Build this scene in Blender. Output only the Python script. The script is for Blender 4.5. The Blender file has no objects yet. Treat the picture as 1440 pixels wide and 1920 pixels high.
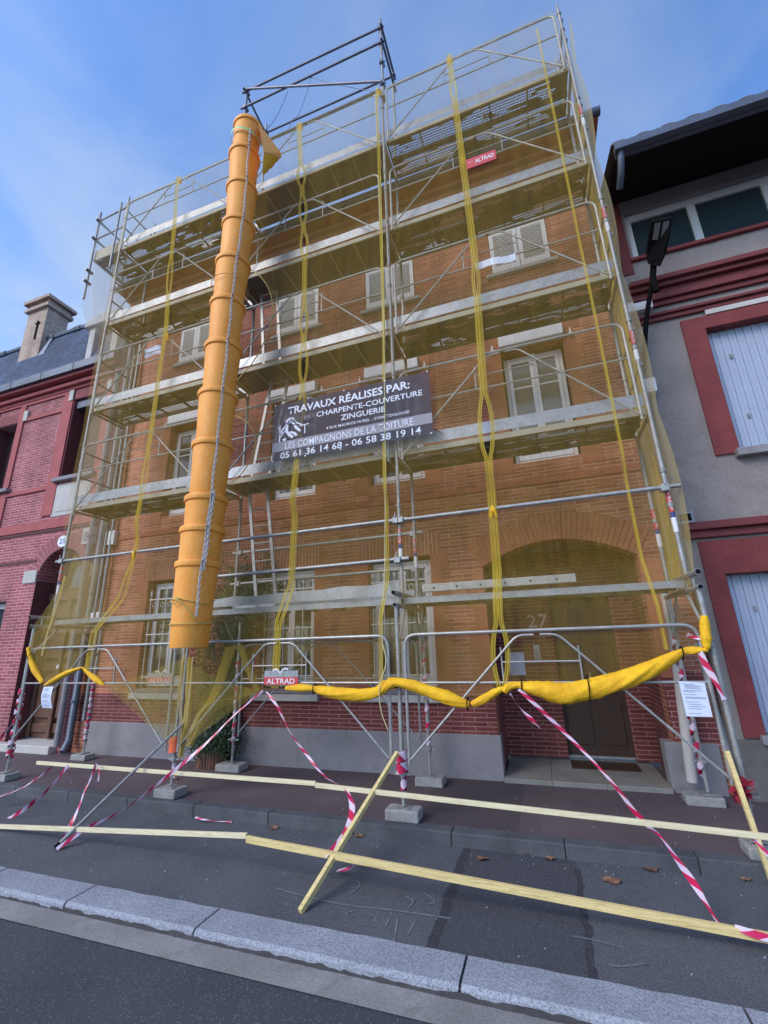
import bpy, math, random
from mathutils import Vector, Matrix, noise
random.seed(7)
scene = bpy.context.scene
D = bpy.data

# ---------------------------------------------------------------- camera
CAM_R = ((0.943215, -0.309084, 0.121704), (0.330862, 0.906777, -0.261317), (-0.029589, 0.286745, 0.957550))
CAM = Vector((1.6046, -5.3216, 1.7581)); FPX = 823.45
cam = D.cameras.new("camera"); cam_o = D.objects.new("camera", cam); scene.collection.objects.link(cam_o)
right = Vector([r[0] for r in CAM_R]); fwd = Vector([r[1] for r in CAM_R]); up = Vector([r[2] for r in CAM_R])
M = Matrix.Identity(4)
for i in range(3):
    M[i][0] = right[i]; M[i][1] = up[i]; M[i][2] = -fwd[i]; M[i][3] = CAM[i]
cam_o.matrix_world = M
cam.sensor_fit = 'HORIZONTAL'; cam.sensor_width = 36; cam.lens = FPX / 1440 * 36
cam.clip_start = 0.05; cam.clip_end = 2000
scene.camera = cam_o
scene.render.resolution_x = 768; scene.render.resolution_y = 1024

# ---------------------------------------------------------------- world, sun, exposure
SUN_EL = math.radians(38); SUN_AZ = math.radians(215)     # soft light from the street side
world = D.worlds.new("World"); scene.world = world; world.use_nodes = True
wn = world.node_tree; wn.nodes.clear()
def N(t, kind, **kw):
    n = t.nodes.new(kind)
    for k, v in kw.items(): setattr(n, k, v)
    return n
wo = N(wn, 'ShaderNodeOutputWorld'); bg = N(wn, 'ShaderNodeBackground')
sky = N(wn, 'ShaderNodeTexSky', sky_type='NISHITA'); sky.sun_disc = False
sky.sun_elevation = SUN_EL; sky.sun_rotation = SUN_AZ; sky.air_density = 1.0; sky.dust_density = 0.6; sky.ozone_density = 1.2
geo = N(wn, 'ShaderNodeTexCoord'); mp = N(wn, 'ShaderNodeMapping'); mp.inputs['Scale'].default_value = (1.0, 1.0, 2.2); mp.inputs['Location'].default_value = (.35, .1, .2)
n1 = N(wn, 'ShaderNodeTexNoise'); n1.inputs['Scale'].default_value = 2.3; n1.inputs['Detail'].default_value = 7; n1.inputs['Roughness'].default_value = .55; n1.inputs['Distortion'].default_value = .4
wn.links.new(geo.outputs['Generated'], mp.inputs['Vector']); wn.links.new(mp.outputs['Vector'], n1.inputs['Vector'])
rp = N(wn, 'ShaderNodeValToRGB'); rp.color_ramp.elements[0].position = .36; rp.color_ramp.elements[1].position = .66
rp.color_ramp.elements[0].color = (0, 0, 0, 1); rp.color_ramp.elements[1].color = (1, 1, 1, 1)
wn.links.new(n1.outputs['Fac'], rp.inputs['Fac'])
# clouds thicken towards the horizon
sx = N(wn, 'ShaderNodeSeparateXYZ'); wn.links.new(geo.outputs['Generated'], sx.inputs[0])
hz = N(wn, 'ShaderNodeMapRange'); hz.inputs[1].default_value = .50; hz.inputs[2].default_value = .80; hz.inputs[3].default_value = .9; hz.inputs[4].default_value = .22
wn.links.new(sx.outputs['Z'], hz.inputs[0])
mm = N(wn, 'ShaderNodeMath', operation='MULTIPLY'); wn.links.new(rp.outputs['Color'], mm.inputs[0]); wn.links.new(hz.outputs[0], mm.inputs[1])
mixc = N(wn, 'ShaderNodeMix', data_type='RGBA'); mixc.inputs[7].default_value = (2.15, 2.5, 2.85, 1)
tint = N(wn, 'ShaderNodeMix', data_type='RGBA', blend_type='MULTIPLY'); tint.inputs[0].default_value = 1; tint.inputs[7].default_value = (.62, .82, 1.08, 1)
wn.links.new(sky.outputs[0], tint.inputs[6]); wn.links.new(tint.outputs[2], mixc.inputs[6])
wn.links.new(mm.outputs[0], mixc.inputs[0]); wn.links.new(mixc.outputs[2], bg.inputs['Color'])
bg.inputs['Strength'].default_value = 0.15
wn.links.new(bg.outputs[0], wo.inputs[0])
sl = D.lights.new("sun", 'SUN'); sl.energy = 1.2; sl.angle = math.radians(30); sl.color = (1, .88, .76)
so = D.objects.new("sun", sl); scene.collection.objects.link(so)
sd = Vector((math.sin(SUN_AZ) * math.cos(SUN_EL), math.cos(SUN_AZ) * math.cos(SUN_EL), math.sin(SUN_EL)))
so.rotation_euler = (-sd).to_track_quat('-Z', 'Y').to_euler()
so.location = (0, -10, 20)
vs = scene.view_settings; vs.view_transform = 'Standard'; vs.look = 'None'; vs.gamma = 1; vs.exposure = 1.05
vs.use_curve_mapping = False

# ---------------------------------------------------------------- helpers
def at(px, py, Y=None, Z=None, X=None):
    """point of a plane that the photo shows at pixel px, py (1440 x 1920)"""
    d = right * ((px - 720) / FPX) + fwd + up * (-(py - 960) / FPX)
    if Y is not None: t = (Y - CAM.y) / d.y
    elif Z is not None: t = (Z - CAM.z) / d.z
    else: t = (X - CAM.x) / d.x
    return CAM + d * t

class MB:
    def __init__(s): s.v = []; s.f = []; s.uv = {}
    def box(s, x0, x1, y0, y1, z0, z1):
        b = len(s.v)
        s.v += [(x0,y0,z0),(x1,y0,z0),(x1,y1,z0),(x0,y1,z0),(x0,y0,z1),(x1,y0,z1),(x1,y1,z1),(x0,y1,z1)]
        s.f += [tuple(b+i for i in q) for q in ((0,3,2,1),(4,5,6,7),(0,1,5,4),(1,2,6,5),(2,3,7,6),(3,0,4,7))]
        return s
    def poly(s, pts):
        b = len(s.v); s.v += [tuple(p) for p in pts]; s.f.append(tuple(range(b, b+len(pts)))); return s
    def prism(s, pts, off):
        """closed outline pts pushed along off"""
        b = len(s.v); n = len(pts); off = Vector(off)
        s.v += [tuple(p) for p in pts] + [tuple(Vector(p)+off) for p in pts]
        s.f.append(tuple(b+i for i in range(n))); s.f.append(tuple(b+n+i for i in reversed(range(n))))
        for i in range(n): s.f.append((b+i, b+n+i, b+n+(i+1)%n, b+(i+1)%n))
        return s
    def tube(s, pts, r, n=8, cap=True):
        pts = [Vector(p) for p in pts]; rs = r if isinstance(r, (list, tuple)) else [r]*len(pts)
        prev = None; rings = []
        for i, p in enumerate(pts):
            t = (pts[min(i+1, len(pts)-1)] - pts[max(i-1, 0)]).normalized()
            if prev is None:
                a = Vector((0,0,1)) if abs(t.z) < .9 else Vector((0,1,0)); u = t.cross(a).normalized()
            else:
                u = (prev - t*prev.dot(t)); u = u.normalized() if u.length > 1e-6 else t.orthogonal().normalized()
            prev = u; w = t.cross(u); b = len(s.v); rings.append(b)
            for k in range(n):
                a = 2*math.pi*k/n
                s.v.append(tuple(p + (u*math.cos(a) + w*math.sin(a))*rs[i]))
        for a, b in zip(rings, rings[1:]):
            for k in range(n): s.f.append((a+k, a+(k+1)%n, b+(k+1)%n, b+k))
        if cap:
            s.f.append(tuple(rings[0]+k for k in reversed(range(n)))); s.f.append(tuple(rings[-1]+k for k in range(n)))
        return s
    def bar(s, a, b, w, h, roll=None):
        a = Vector(a); b = Vector(b); t = (b-a).normalized()
        side = t.cross(Vector((0,0,1))) if abs(t.z) < .95 else t.cross(Vector((0,1,0)))
        if roll is not None: side = t.cross(Vector(roll))
        side.normalize(); u = side.cross(t)
        q = [side*w/2*i + u*h/2*j for i, j in ((-1,-1),(1,-1),(1,1),(-1,1))]
        n = len(s.v); s.v += [tuple(a+k) for k in q] + [tuple(b+k) for k in q]
        s.f += [tuple(n+i for i in f) for f in ((3,2,1,0),(4,5,6,7),(0,1,5,4),(1,2,6,5),(2,3,7,6),(3,0,4,7))]
        return s
    def grid(s, fn, nu, nv):
        b = len(s.v)
        for j in range(nv+1):
            for i in range(nu+1): s.v.append(tuple(fn(i/nu, j/nv)))
        for j in range(nv):
            for i in range(nu):
                a = b + j*(nu+1) + i; s.f.append((a, a+1, a+nu+2, a+nu+1))
        return s
    def build(s, name, m, parent=None, smooth=False, bevel=0):
        me = D.meshes.new(name); me.from_pydata(s.v, [], s.f); me.update()
        if m: me.materials.append(m)
        if smooth:
            for p in me.polygons: p.use_smooth = True
        o = D.objects.new(name, me); scene.collection.objects.link(o)
        if smooth and smooth != 'full':
            try: me.set_sharp_from_angle(angle=math.radians(40))
            except Exception: pass
        if bevel:
            b = o.modifiers.new("bevel", 'BEVEL'); b.width = bevel; b.segments = 2; b.limit_method = 'ANGLE'
        if parent: adopt(o, parent)
        return o
ROOTINV = {}
def adopt(o, parent):
    o.parent = parent
    loc = Vector((0,0,0)); p = parent
    if p.name in ROOTINV: loc = ROOTINV[p.name]
    o.matrix_parent_inverse = Matrix.Translation(-loc)
def tag(o, label=None, cat=None, group=None, kind=None):
    if label: o['label'] = label
    if cat: o['category'] = cat
    if group: o['group'] = group
    if kind: o['kind'] = kind
    return o
def thing(name, loc, label, cat, group=None):
    o = D.objects.new(name, None); scene.collection.objects.link(o); o.location = loc
    o.empty_display_size = .1; ROOTINV[o.name] = Vector(loc)
    return tag(o, label, cat, group)
def catmull(pts, n=6):
    pts = [Vector(p) for p in pts]; out = []
    for i in range(len(pts)-1):
        p0 = pts[max(i-1,0)]; p1 = pts[i]; p2 = pts[i+1]; p3 = pts[min(i+2, len(pts)-1)]
        for k in range(n):
            t = k/n
            out.append(.5*((2*p1)+(p2-p0)*t+(2*p0-5*p1+4*p2-p3)*t*t+(3*p1-p0-3*p2+p3)*t**3))
    out.append(pts[-1]); return out
def rounded(pts, r, n=5):
    pts = [Vector(p) for p in pts]; out = [pts[0]]
    for i in range(1, len(pts)-1):
        a = (pts[i-1]-pts[i]); b = (pts[i+1]-pts[i]); ra = min(r, a.length*.45, b.length*.45)
        A = pts[i]+a.normalized()*ra; B = pts[i]+b.normalized()*ra
        for k in range(n+1):
            t = k/n; out.append((1-t)**2*A + 2*t*(1-t)*pts[i] + t*t*B)
    out.append(pts[-1]); return out
def lerp1(tbl, x):
    if x <= tbl[0][0]: return tbl[0][1]
    for (a, b), (c, d) in zip(tbl, tbl[1:]):
        if x <= c: return b + (d-b)*(x-a)/(c-a)
    return tbl[-1][1]

# ---------------------------------------------------------------- materials
def base_mat(name):
    m = D.materials.new(name); m.use_nodes = True; t = m.node_tree
    b = t.nodes['Principled BSDF']; return m, t, b
def L(t, a, b): t.links.new(a, b)
def coord(t): return N(t, 'ShaderNodeTexCoord').outputs['Object']
def noisetex(t, vec, scale, detail=4, rough=.6):
    n = N(t, 'ShaderNodeTexNoise'); n.inputs['Scale'].default_value = scale; n.inputs['Detail'].default_value = detail; n.inputs['Roughness'].default_value = rough
    L(t, vec, n.inputs['Vector']); return n.outputs['Fac']
def ramp(t, fac, a, b, ca, cb):
    r = N(t, 'ShaderNodeValToRGB'); e = r.color_ramp.elements
    e[0].position = a; e[1].position = b; e[0].color = (*ca, 1); e[1].color = (*cb, 1); L(t, fac, r.inputs['Fac']); return r.outputs['Color']
def mixn(t, fac, a, b, mode='MIX'):
    m = N(t, 'ShaderNodeMix', data_type='RGBA', blend_type=mode)
    for s, v in ((0, fac), (6, a), (7, b)):
        if hasattr(v, 'is_output'): L(t, v, m.inputs[s])
        elif s == 0: m.inputs[s].default_value = v
        else: m.inputs[s].default_value = (*v, 1)
    return m.outputs[2]
def bump(t, b, h, strength, dist=.01):
    n = N(t, 'ShaderNodeBump'); n.inputs['Strength'].default_value = strength; n.inputs['Distance'].default_value = dist
    L(t, h, n.inputs['Height']); L(t, n.outputs[0], b.inputs['Normal'])
def mth(t, op, a, b=None, c=None):
    n = N(t, 'ShaderNodeMath', operation=op)
    for i, v in enumerate((a, b, c)):
        if v is None: continue
        if isinstance(v, (int, float)): n.inputs[i].default_value = v
        else: L(t, v, n.inputs[i])
    return n.outputs[0]
def speckle(t, c, v, scale, col, amount, size=.28):
    k = N(t, 'ShaderNodeTexVoronoi'); k.inputs['Scale'].default_value = scale; L(t, v, k.inputs['Vector'])
    sp = N(t, 'ShaderNodeSeparateColor'); L(t, k.outputs['Color'], sp.inputs[0])
    on = mth(t, 'MULTIPLY', mth(t, 'LESS_THAN', k.outputs['Distance'], size), mth(t, 'LESS_THAN', sp.outputs[0], amount))
    return mixn(t, on, c, col)
def mat(name, col, rough=.7, metal=0, var=.12, scale=3, fine=60, finev=.1, bmp=.15, bdist=.004, stretch=None, dirt=None, specks=None):
    m, t, b = base_mat(name); v = coord(t)
    if stretch:
        mpn = N(t, 'ShaderNodeMapping'); mpn.inputs['Scale'].default_value = stretch; L(t, v, mpn.inputs['Vector']); v = mpn.outputs[0]
    a = noisetex(t, v, scale, 5); f = noisetex(t, v, fine, 3)
    lo = tuple(c*(1-var) for c in col); hi = tuple(min(1, c*(1+var)) for c in col)
    c = ramp(t, a, .3, .7, lo, hi)
    if dirt: c = mixn(t, ramp(t, noisetex(t, v, scale*2.7, 6, .7), .52, .7, (0,0,0), (1,1,1)), c, dirt)
    c = mixn(t, 1.0, c, ramp(t, f, .3, .7, (1-finev,)*3, (1+finev*.5,)*3), 'MULTIPLY')
    if specks: c = speckle(t, c, v, *specks)
    L(t, c, b.inputs['Base Color']); b.inputs['Roughness'].default_value = rough; b.inputs['Metallic'].default_value = metal
    if bmp: bump(t, b, f, bmp, bdist)
    return m
def wallvec(t, mode='XZ'):
    s = N(t, 'ShaderNodeSeparateXYZ'); L(t, coord(t), s.inputs[0])
    u = mth(t, 'ADD', s.outputs['X'], s.outputs['Y']); c = N(t, 'ShaderNodeCombineXYZ')
    if mode == 'XZ': L(t, u, c.inputs[0]); L(t, s.outputs['Z'], c.inputs[1])
    else: L(t, s.outputs['Z'], c.inputs[0]); L(t, u, c.inputs[1])
    return c.outputs[0]
def brick(name, c1, c2, mortar, bw=.34, rh=.058, ms=.006, mode='XZ', rough=.85, stain=.25):
    m, t, b = base_mat(name); v = wallvec(t, mode)
    w = noisetex(t, v, 6, 3); wv = N(t, 'ShaderNodeVectorMath', operation='SCALE'); wv.inputs['Scale'].default_value = .006
    cv = N(t, 'ShaderNodeCombineXYZ'); L(t, w, cv.inputs[0]); L(t, noisetex(t, v, 9, 2), cv.inputs[1]); L(t, cv.outputs[0], wv.inputs[0])
    ad = N(t, 'ShaderNodeVectorMath', operation='ADD'); L(t, v, ad.inputs[0]); L(t, wv.outputs[0], ad.inputs[1])
    k = N(t, 'ShaderNodeTexBrick'); L(t, ad.outputs[0], k.inputs['Vector'])
    k.inputs['Color1'].default_value = (*c1, 1); k.inputs['Color2'].default_value = (*c2, 1); k.inputs['Mortar'].default_value = (*mortar, 1)
    k.inputs['Scale'].default_value = 1; k.inputs['Brick Width'].default_value = bw; k.inputs['Row Height'].default_value = rh
    k.inputs['Mortar Size'].default_value = ms; k.inputs['Mortar Smooth'].default_value = .3; k.inputs['Bias'].default_value = -.1
    big = noisetex(t, coord(t), .9, 5, .65); fin = noisetex(t, coord(t), 40, 3)
    c = mixn(t, 1.0, k.outputs['Color'], ramp(t, big, .3, .72, (1-stain,)*3, (1.12,)*3), 'MULTIPLY')
    c = mixn(t, 1.0, c, ramp(t, fin, .3, .7, (.85,)*3, (1.1,)*3), 'MULTIPLY')
    st = N(t, 'ShaderNodeMapping'); st.inputs['Scale'].default_value = (2.2,2.2,.35); L(t, coord(t), st.inputs['Vector'])
    c = mixn(t, 1.0, c, ramp(t, noisetex(t, st.outputs[0], 1.3, 6, .65), .35, .6, (.72,.70,.68), (1.05,1.05,1.05)), 'MULTIPLY')
    L(t, c, b.inputs['Base Color']); b.inputs['Roughness'].default_value = rough
    h = mth(t, 'SUBTRACT', mth(t, 'MULTIPLY', fin, .25), k.outputs['Fac']); bump(t, b, h, .5, .006)
    return m
def plain(name, col, rough=.5, metal=0, **kw): return mat(name, col, rough, metal, var=.05, finev=.04, bmp=.03, **kw)
Mt = {}
Mt['brick'] = brick('house_brick', (.34,.098,.056), (.55,.195,.115), (.60,.37,.27))
Mt['brick_shaded'] = brick('shaded_brick', (.15,.034,.032), (.24,.058,.052), (.42,.22,.21))  # copy of the house brick with shade put into the colour
Mt['brick_smooth'] = mat('smooth_brick', (.385,.132,.076), .85, var=.22, scale=2, fine=30)
Mt['brick_v'] = brick('lintel_brick', (.33,.105,.06), (.39,.135,.078), (.60,.40,.30), bw=.5, rh=.062, mode='ZX')
Mt['voussoir'] = mat('voussoir_brick', (.36,.122,.07), .85, var=.22, scale=8)
Mt['mortar'] = mat('mortar', (.48,.34,.28), .9)
Mt['plinth'] = mat('grey_render', (.25,.235,.25), .85, var=.14, scale=1.5, fine=80, dirt=(.20,.19,.20))
Mt['lb_brick'] = brick('neighbour_brick', (.30,.070,.082), (.45,.135,.15), (.62,.36,.39), bw=.25, rh=.066, ms=.007)
Mt['lb_smooth'] = mat('neighbour_painted_band', (.38,.092,.095), .8, var=.12, scale=3, fine=40)
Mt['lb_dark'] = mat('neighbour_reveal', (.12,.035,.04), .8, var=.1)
Mt['lb_vous'] = mat('neighbour_voussoir', (.31,.09,.10), .8, var=.15, scale=8)
Mt['lb_mortar'] = mat('neighbour_mortar', (.52,.30,.32), .9)
Mt['stone'] = mat('pale_stone', (.50,.48,.46), .8, var=.1, scale=4, fine=50)
Mt['greystone'] = mat('grey_sill', (.24,.23,.25), .8, var=.15, scale=5)
Mt['slate'] = brick('slate_roof', (.032,.062,.135), (.06,.10,.20), (.012,.016,.03), bw=.22, rh=.12, ms=.008, rough=.8, stain=.25)
Mt['chimney'] = brick('chimney_brick', (.52,.38,.30), (.38,.24,.19), (.52,.45,.40), bw=.24, rh=.075, ms=.012)
Mt['zinc'] = mat('zinc', (.10,.12,.16), .5, .3, var=.2, scale=2)
Mt['rb_render'] = mat('grey_stucco', (.265,.235,.228), .9, var=.13, scale=1.3, fine=25, finev=.12, bmp=.3, bdist=.01, dirt=(.22,.185,.185))
Mt['rb_red'] = mat('red_painted_brick', (.20,.035,.036), .75, var=.2, scale=4, fine=35, finev=.2, bmp=.3, bdist=.008)
Mt['rb_cornice'] = mat('dark_red_cornice', (.16,.03,.033), .7, var=.12, scale=5)
Mt['rb_base'] = mat('weathered_base', (.15,.135,.125), .9, var=.25, scale=3, fine=50, dirt=(.10,.09,.08))
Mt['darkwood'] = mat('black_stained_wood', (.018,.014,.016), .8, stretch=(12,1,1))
Mt['tile'] = mat('roof_tile', (.10,.09,.085), .8, var=.3)
Mt['door'] = mat('brown_door_wood', (.050,.024,.014), .6, var=.25, scale=3, stretch=(14,14,1))
Mt['lb_door'] = mat('varnished_door_wood', (.13,.062,.038), .55, var=.25, scale=3, stretch=(14,14,1))
Mt['shutter_dark'] = mat('brown_slat', (.07,.03,.035), .6)
Mt['white'] = plain('white_paint', (.74,.73,.73), .5)
Mt['shutter'] = plain('pale_shutter', (.76,.76,.75), .55)
Mt['blueshutter'] = mat('pale_blue_shutter', (.36,.42,.55), .5, var=.06, scale=2)
Mt['galv'] = mat('galvanised_steel', (.36,.36,.35), .48, .4, var=.22, scale=9, fine=70, finev=.15, dirt=(.27,.26,.235))
Mt['galv_dark'] = mat('weathered_tube', (.27,.27,.27), .5, .4, var=.25, scale=8, fine=70)
Mt['tube_blue'] = mat('dark_blue_grey_tube', (.15,.165,.23), .45, .4, var=.2, scale=6)
Mt['toe'] = mat('toe_board_metal', (.33,.355,.385), .42, .4, var=.18, scale=5, fine=50, finev=.15, dirt=(.25,.25,.24))
Mt['deckside'] = mat('deck_side_metal', (.36,.335,.26), .6, .1, var=.15, scale=5)
Mt['ply'] = mat('deck_underside', (.13,.125,.10), .8, var=.2, scale=3, dirt=(.10,.095,.07))
Mt['black'] = plain('black_plastic', (.008,.008,.009), .75)
Mt['asphalt_road'] = mat('road_asphalt', (.056,.063,.076), .9, var=.18, scale=1.2, fine=140, finev=.5, bmp=.6, bdist=.008, specks=(85, (.14,.155,.185), .24, .34))
Mt['concrete'] = mat('concrete_block', (.30,.30,.29), .9, var=.2, scale=7, fine=60, finev=.15, bmp=.3, dirt=(.22,.22,.21))
Mt['kerb'] = mat('dark_kerb', (.085,.09,.10), .85, var=.25, scale=3, fine=90, finev=.25, bmp=.3)
Mt['kerbtop'] = mat('kerb_top', (.12,.11,.125), .85, var=.25, scale=3, fine=90, finev=.25, bmp=.3)
Mt['granite'] = mat('pale_granite', (.30,.32,.37), .85, var=.14, scale=3, fine=60, finev=.35, bmp=.5, bdist=.01, specks=(110, (.12,.13,.16), .3, .4))
Mt['gutter'] = mat('gutter_concrete', (.25,.245,.24), .9, var=.22, scale=2, fine=70, finev=.3, bmp=.3, dirt=(.18,.175,.165))
Mt['wood'] = mat('raw_pine', (.74,.67,.44), .7, var=.12, scale=4, fine=50, stretch=(.5,8,8), dirt=(.50,.38,.19))
Mt['wood2'] = mat('yellow_pine', (.72,.57,.26), .7, var=.12, scale=4, fine=50, stretch=(.5,8,8), dirt=(.46,.32,.12))
Mt['paper'] = plain('paper', (.62,.68,.84), .8)
Mt['ink'] = plain('grey_ink', (.22,.24,.32), .8)
Mt['red'] = plain('sign_red', (.55,.05,.06), .5)
Mt['signwhite'] = plain('sign_white', (.75,.75,.77), .5)
Mt['blueband'] = plain('sticker_blue', (.03,.05,.20), .5)
Mt['orange'] = plain('orange_tape', (.75,.14,.05), .5)
Mt['rope'] = mat('yellow_rope', (.55,.42,.12), .8)
Mt['palerope'] = mat('pale_cord', (.60,.55,.30), .8)
Mt['strap'] = plain('green_strap', (.42,.60,.25), .6)
Mt['leaf'] = mat('ivy_leaf', (.030,.055,.026), .55, var=.5, scale=9)
Mt['deadleaf'] = mat('dead_leaf', (.20,.10,.06), .8, var=.4, scale=20)
Mt['terracotta'] = mat('timber_palisade', (.16,.075,.05), .8, var=.3, scale=8)
Mt['cement'] = mat('porch_stone', (.24,.23,.21), .75, var=.2, scale=3)
Mt['chain'] = mat('bright_zinc_chain', (.62,.64,.66), .35, .3); Mt['joint'] = mat('dark_joint', (.05,.048,.05), .95, var=.3, scale=12); Mt['pebble'] = mat('grit', (.35,.35,.36), .9)
def glass(name, col=(.03,.035,.04), rough=.06):
    m, t, b = base_mat(name); b.inputs['Base Color'].default_value = (*col, 1); b.inputs['Roughness'].default_value = rough
    b.inputs['Specular IOR Level'].default_value = .8
    f = noisetex(t, coord(t), 1.5, 2); bump(t, b, f, .06, .05); return m
Mt['glass'] = glass('dark_window_glass'); Mt['glass_curtain'] = glass('glass_before_curtain', (.16,.16,.14), .12)
Mt['glass_teal'] = glass('teal_window_glass', (.04,.06,.07), .05)
for k_ in ('black','darkwood'): Mt[k_].node_tree.nodes['Principled BSDF'].inputs['Specular IOR Level'].default_value = .08
# chute plastic: faintly marked, slightly glossy and slightly translucent
m, t, b = base_mat('orange_chute_plastic'); v = coord(t)
mp_ = N(t, 'ShaderNodeMapping'); mp_.inputs['Scale'].default_value = (1,1,.35); L(t, v, mp_.inputs['Vector'])
c = ramp(t, noisetex(t, mp_.outputs[0], 5, 6), .3, .75, (.84,.31,.035), (.93,.40,.06))
c = mixn(t, ramp(t, noisetex(t, mp_.outputs[0], 26, 5, .75),   .52, .72, (0,0,0), (.8,.8,.8)), c, (.88,.46,.17))
L(t, c, b.inputs['Base Color']); b.inputs['Roughness'].default_value = .58
b.inputs['Subsurface Weight'].default_value = 0; bump(t, b, noisetex(t, v, 30, 3), .08, .004); Mt['chute'] = m
# netting: fine woven mesh, light passes the holes, threads are yellow and translucent
def net(name, cover, col, fold=.12, sc=1.0):
    m = D.materials.new(name); m.use_nodes = True; t = m.node_tree; t.nodes.clear()
    out = N(t, 'ShaderNodeOutputMaterial'); v = coord(t)
    mpn = N(t, 'ShaderNodeMapping'); mpn.inputs['Scale'].default_value = (9*sc, 9*sc, .25*sc); L(t, v, mpn.inputs['Vector'])
    mp2 = N(t, 'ShaderNodeMapping'); mp2.inputs['Scale'].default_value = (70, 70, .4); L(t, v, mp2.inputs['Vector'])
    f = mth(t, 'ADD', mth(t, 'MULTIPLY', mth(t, 'SUBTRACT', noisetex(t, mpn.outputs[0], 1, 5, .7), .5), fold*2.4), cover)
    ln = ramp(t, noisetex(t, mp2.outputs[0], 1, 2), .62, .74, (0,0,0), (1,1,1)); s = N(t, 'ShaderNodeSeparateColor'); L(t, ln, s.inputs[0])
    f = mth(t, 'ADD', f, mth(t, 'MULTIPLY', s.outputs[0], .09)); f = mth(t, 'ADD', f, mth(t, 'MULTIPLY', mth(t, 'SUBTRACT', noisetex(t, v, 75, 1), .5), .34)); f = mth(t, 'MINIMUM', mth(t, 'MAXIMUM', f, .05), .97)
    d = N(t, 'ShaderNodeBsdfDiffuse'); d.inputs['Color'].default_value = (*col, 1)
    tl = N(t, 'ShaderNodeBsdfTranslucent'); tl.inputs['Color'].default_value = (*[min(.96, c*.42+.60) for c in col], 1)
    mx = N(t, 'ShaderNodeMixShader'); mx.inputs[0].default_value = .6; L(t, d.outputs[0], mx.inputs[1]); L(t, tl.outputs[0], mx.inputs[2])
    tr = N(t, 'ShaderNodeBsdfTransparent'); m2 = N(t, 'ShaderNodeMixShader')
    L(t, f, m2.inputs[0]); L(t, tr.outputs[0], m2.inputs[1]); L(t, mx.outputs[0], m2.inputs[2]); L(t, m2.outputs[0], out.inputs[0])
    return m
YEL = (.70,.50,.045)
Mt['net'] = net('debris_netting', .235, (.64,.43,.04), .19); Mt['drape'] = net('draped_netting', .30, (.56,.44,.07), .25); Mt['net_thick'] = net('folded_netting', .55, YEL, .2); Mt['net_pale'] = net('pale_netting', .22, (.60,.50,.34), .1)
Mt['seam'] = net('net_hem', .50, (.80,.60,.05), .1, 3); Mt['seamcore'] = net('net_eyelet_tape', .93, (.82,.62,.05), .05, 3)
Mt['roll'] = mat('bundled_netting', (.98,.49,.010), .75, var=.2, scale=6, fine=90, finev=.25, bmp=.7, bdist=.012, stretch=(1,1,1))
Mt['banner'] = net('banner_mesh', .84, (.11,.12,.18), .03)
Mt['bannerband'] = plain('banner_band', (.30,.28,.31), .8)
Mt['bannerwhite'] = plain('banner_lettering', (.70,.72,.80), .8)
# hazard tape, striped along its own length through UVs
m, t, b = base_mat('hazard_tape'); u = N(t, 'ShaderNodeUVMap').outputs[0]; s = N(t, 'ShaderNodeSeparateXYZ'); L(t, u, s.inputs[0])
q = mth(t, 'FRACT', mth(t, 'MULTIPLY', mth(t, 'ADD', s.outputs[0], mth(t, 'MULTIPLY', s.outputs[1], .09)), 1/.20)); g = mth(t, 'GREATER_THAN', q, .5)
L(t, mixn(t, g, (.62,.50,.62), (.52,.014,.075)), b.inputs['Base Color']); b.inputs['Roughness'].default_value = .35; Mt['tape'] = m
# perforated steel deck: round holes cut through the sheet, debris covers part of them
m, t, b = base_mat('perforated_deck'); b.inputs['Base Color'].default_value = (.16,.15,.11,1); b.inputs['Metallic'].default_value = .2; b.inputs['Roughness'].default_value = .6
s = N(t, 'ShaderNodeSeparateXYZ'); L(t, coord(t), s.inputs[0]); P = .042
row = mth(t, 'FLOOR', mth(t, 'DIVIDE', s.outputs['Y'], P)); ox = mth(t, 'ADD', s.outputs['X'], mth(t, 'MULTIPLY', mth(t, 'MODULO', row, 2), P/2))
fx = mth(t, 'SUBTRACT', mth(t, 'FRACT', mth(t, 'DIVIDE', mth(t, 'ADD', ox, 50), P)), .5); fy = mth(t, 'SUBTRACT', mth(t, 'FRACT', mth(t, 'DIVIDE', mth(t, 'ADD', s.outputs['Y'], 50), P)), .5)
r2 = mth(t, 'ADD', mth(t, 'MULTIPLY', fx, fx), mth(t, 'MULTIPLY', fy, fy)); hole = mth(t, 'LESS_THAN', r2, .17)
dirtn = N(t, 'ShaderNodeMapping'); dirtn.inputs['Scale'].default_value = (.55,2.2,1.7); L(t, coord(t), dirtn.inputs['Vector'])
clean = mth(t, 'GREATER_THAN', noisetex(t, dirtn.outputs[0], 2.2, 4, .6), .51); a = mth(t, 'SUBTRACT', 1, mth(t, 'MULTIPLY', hole, clean)); L(t, a, b.inputs['Alpha']); Mt['perf'] = m
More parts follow.
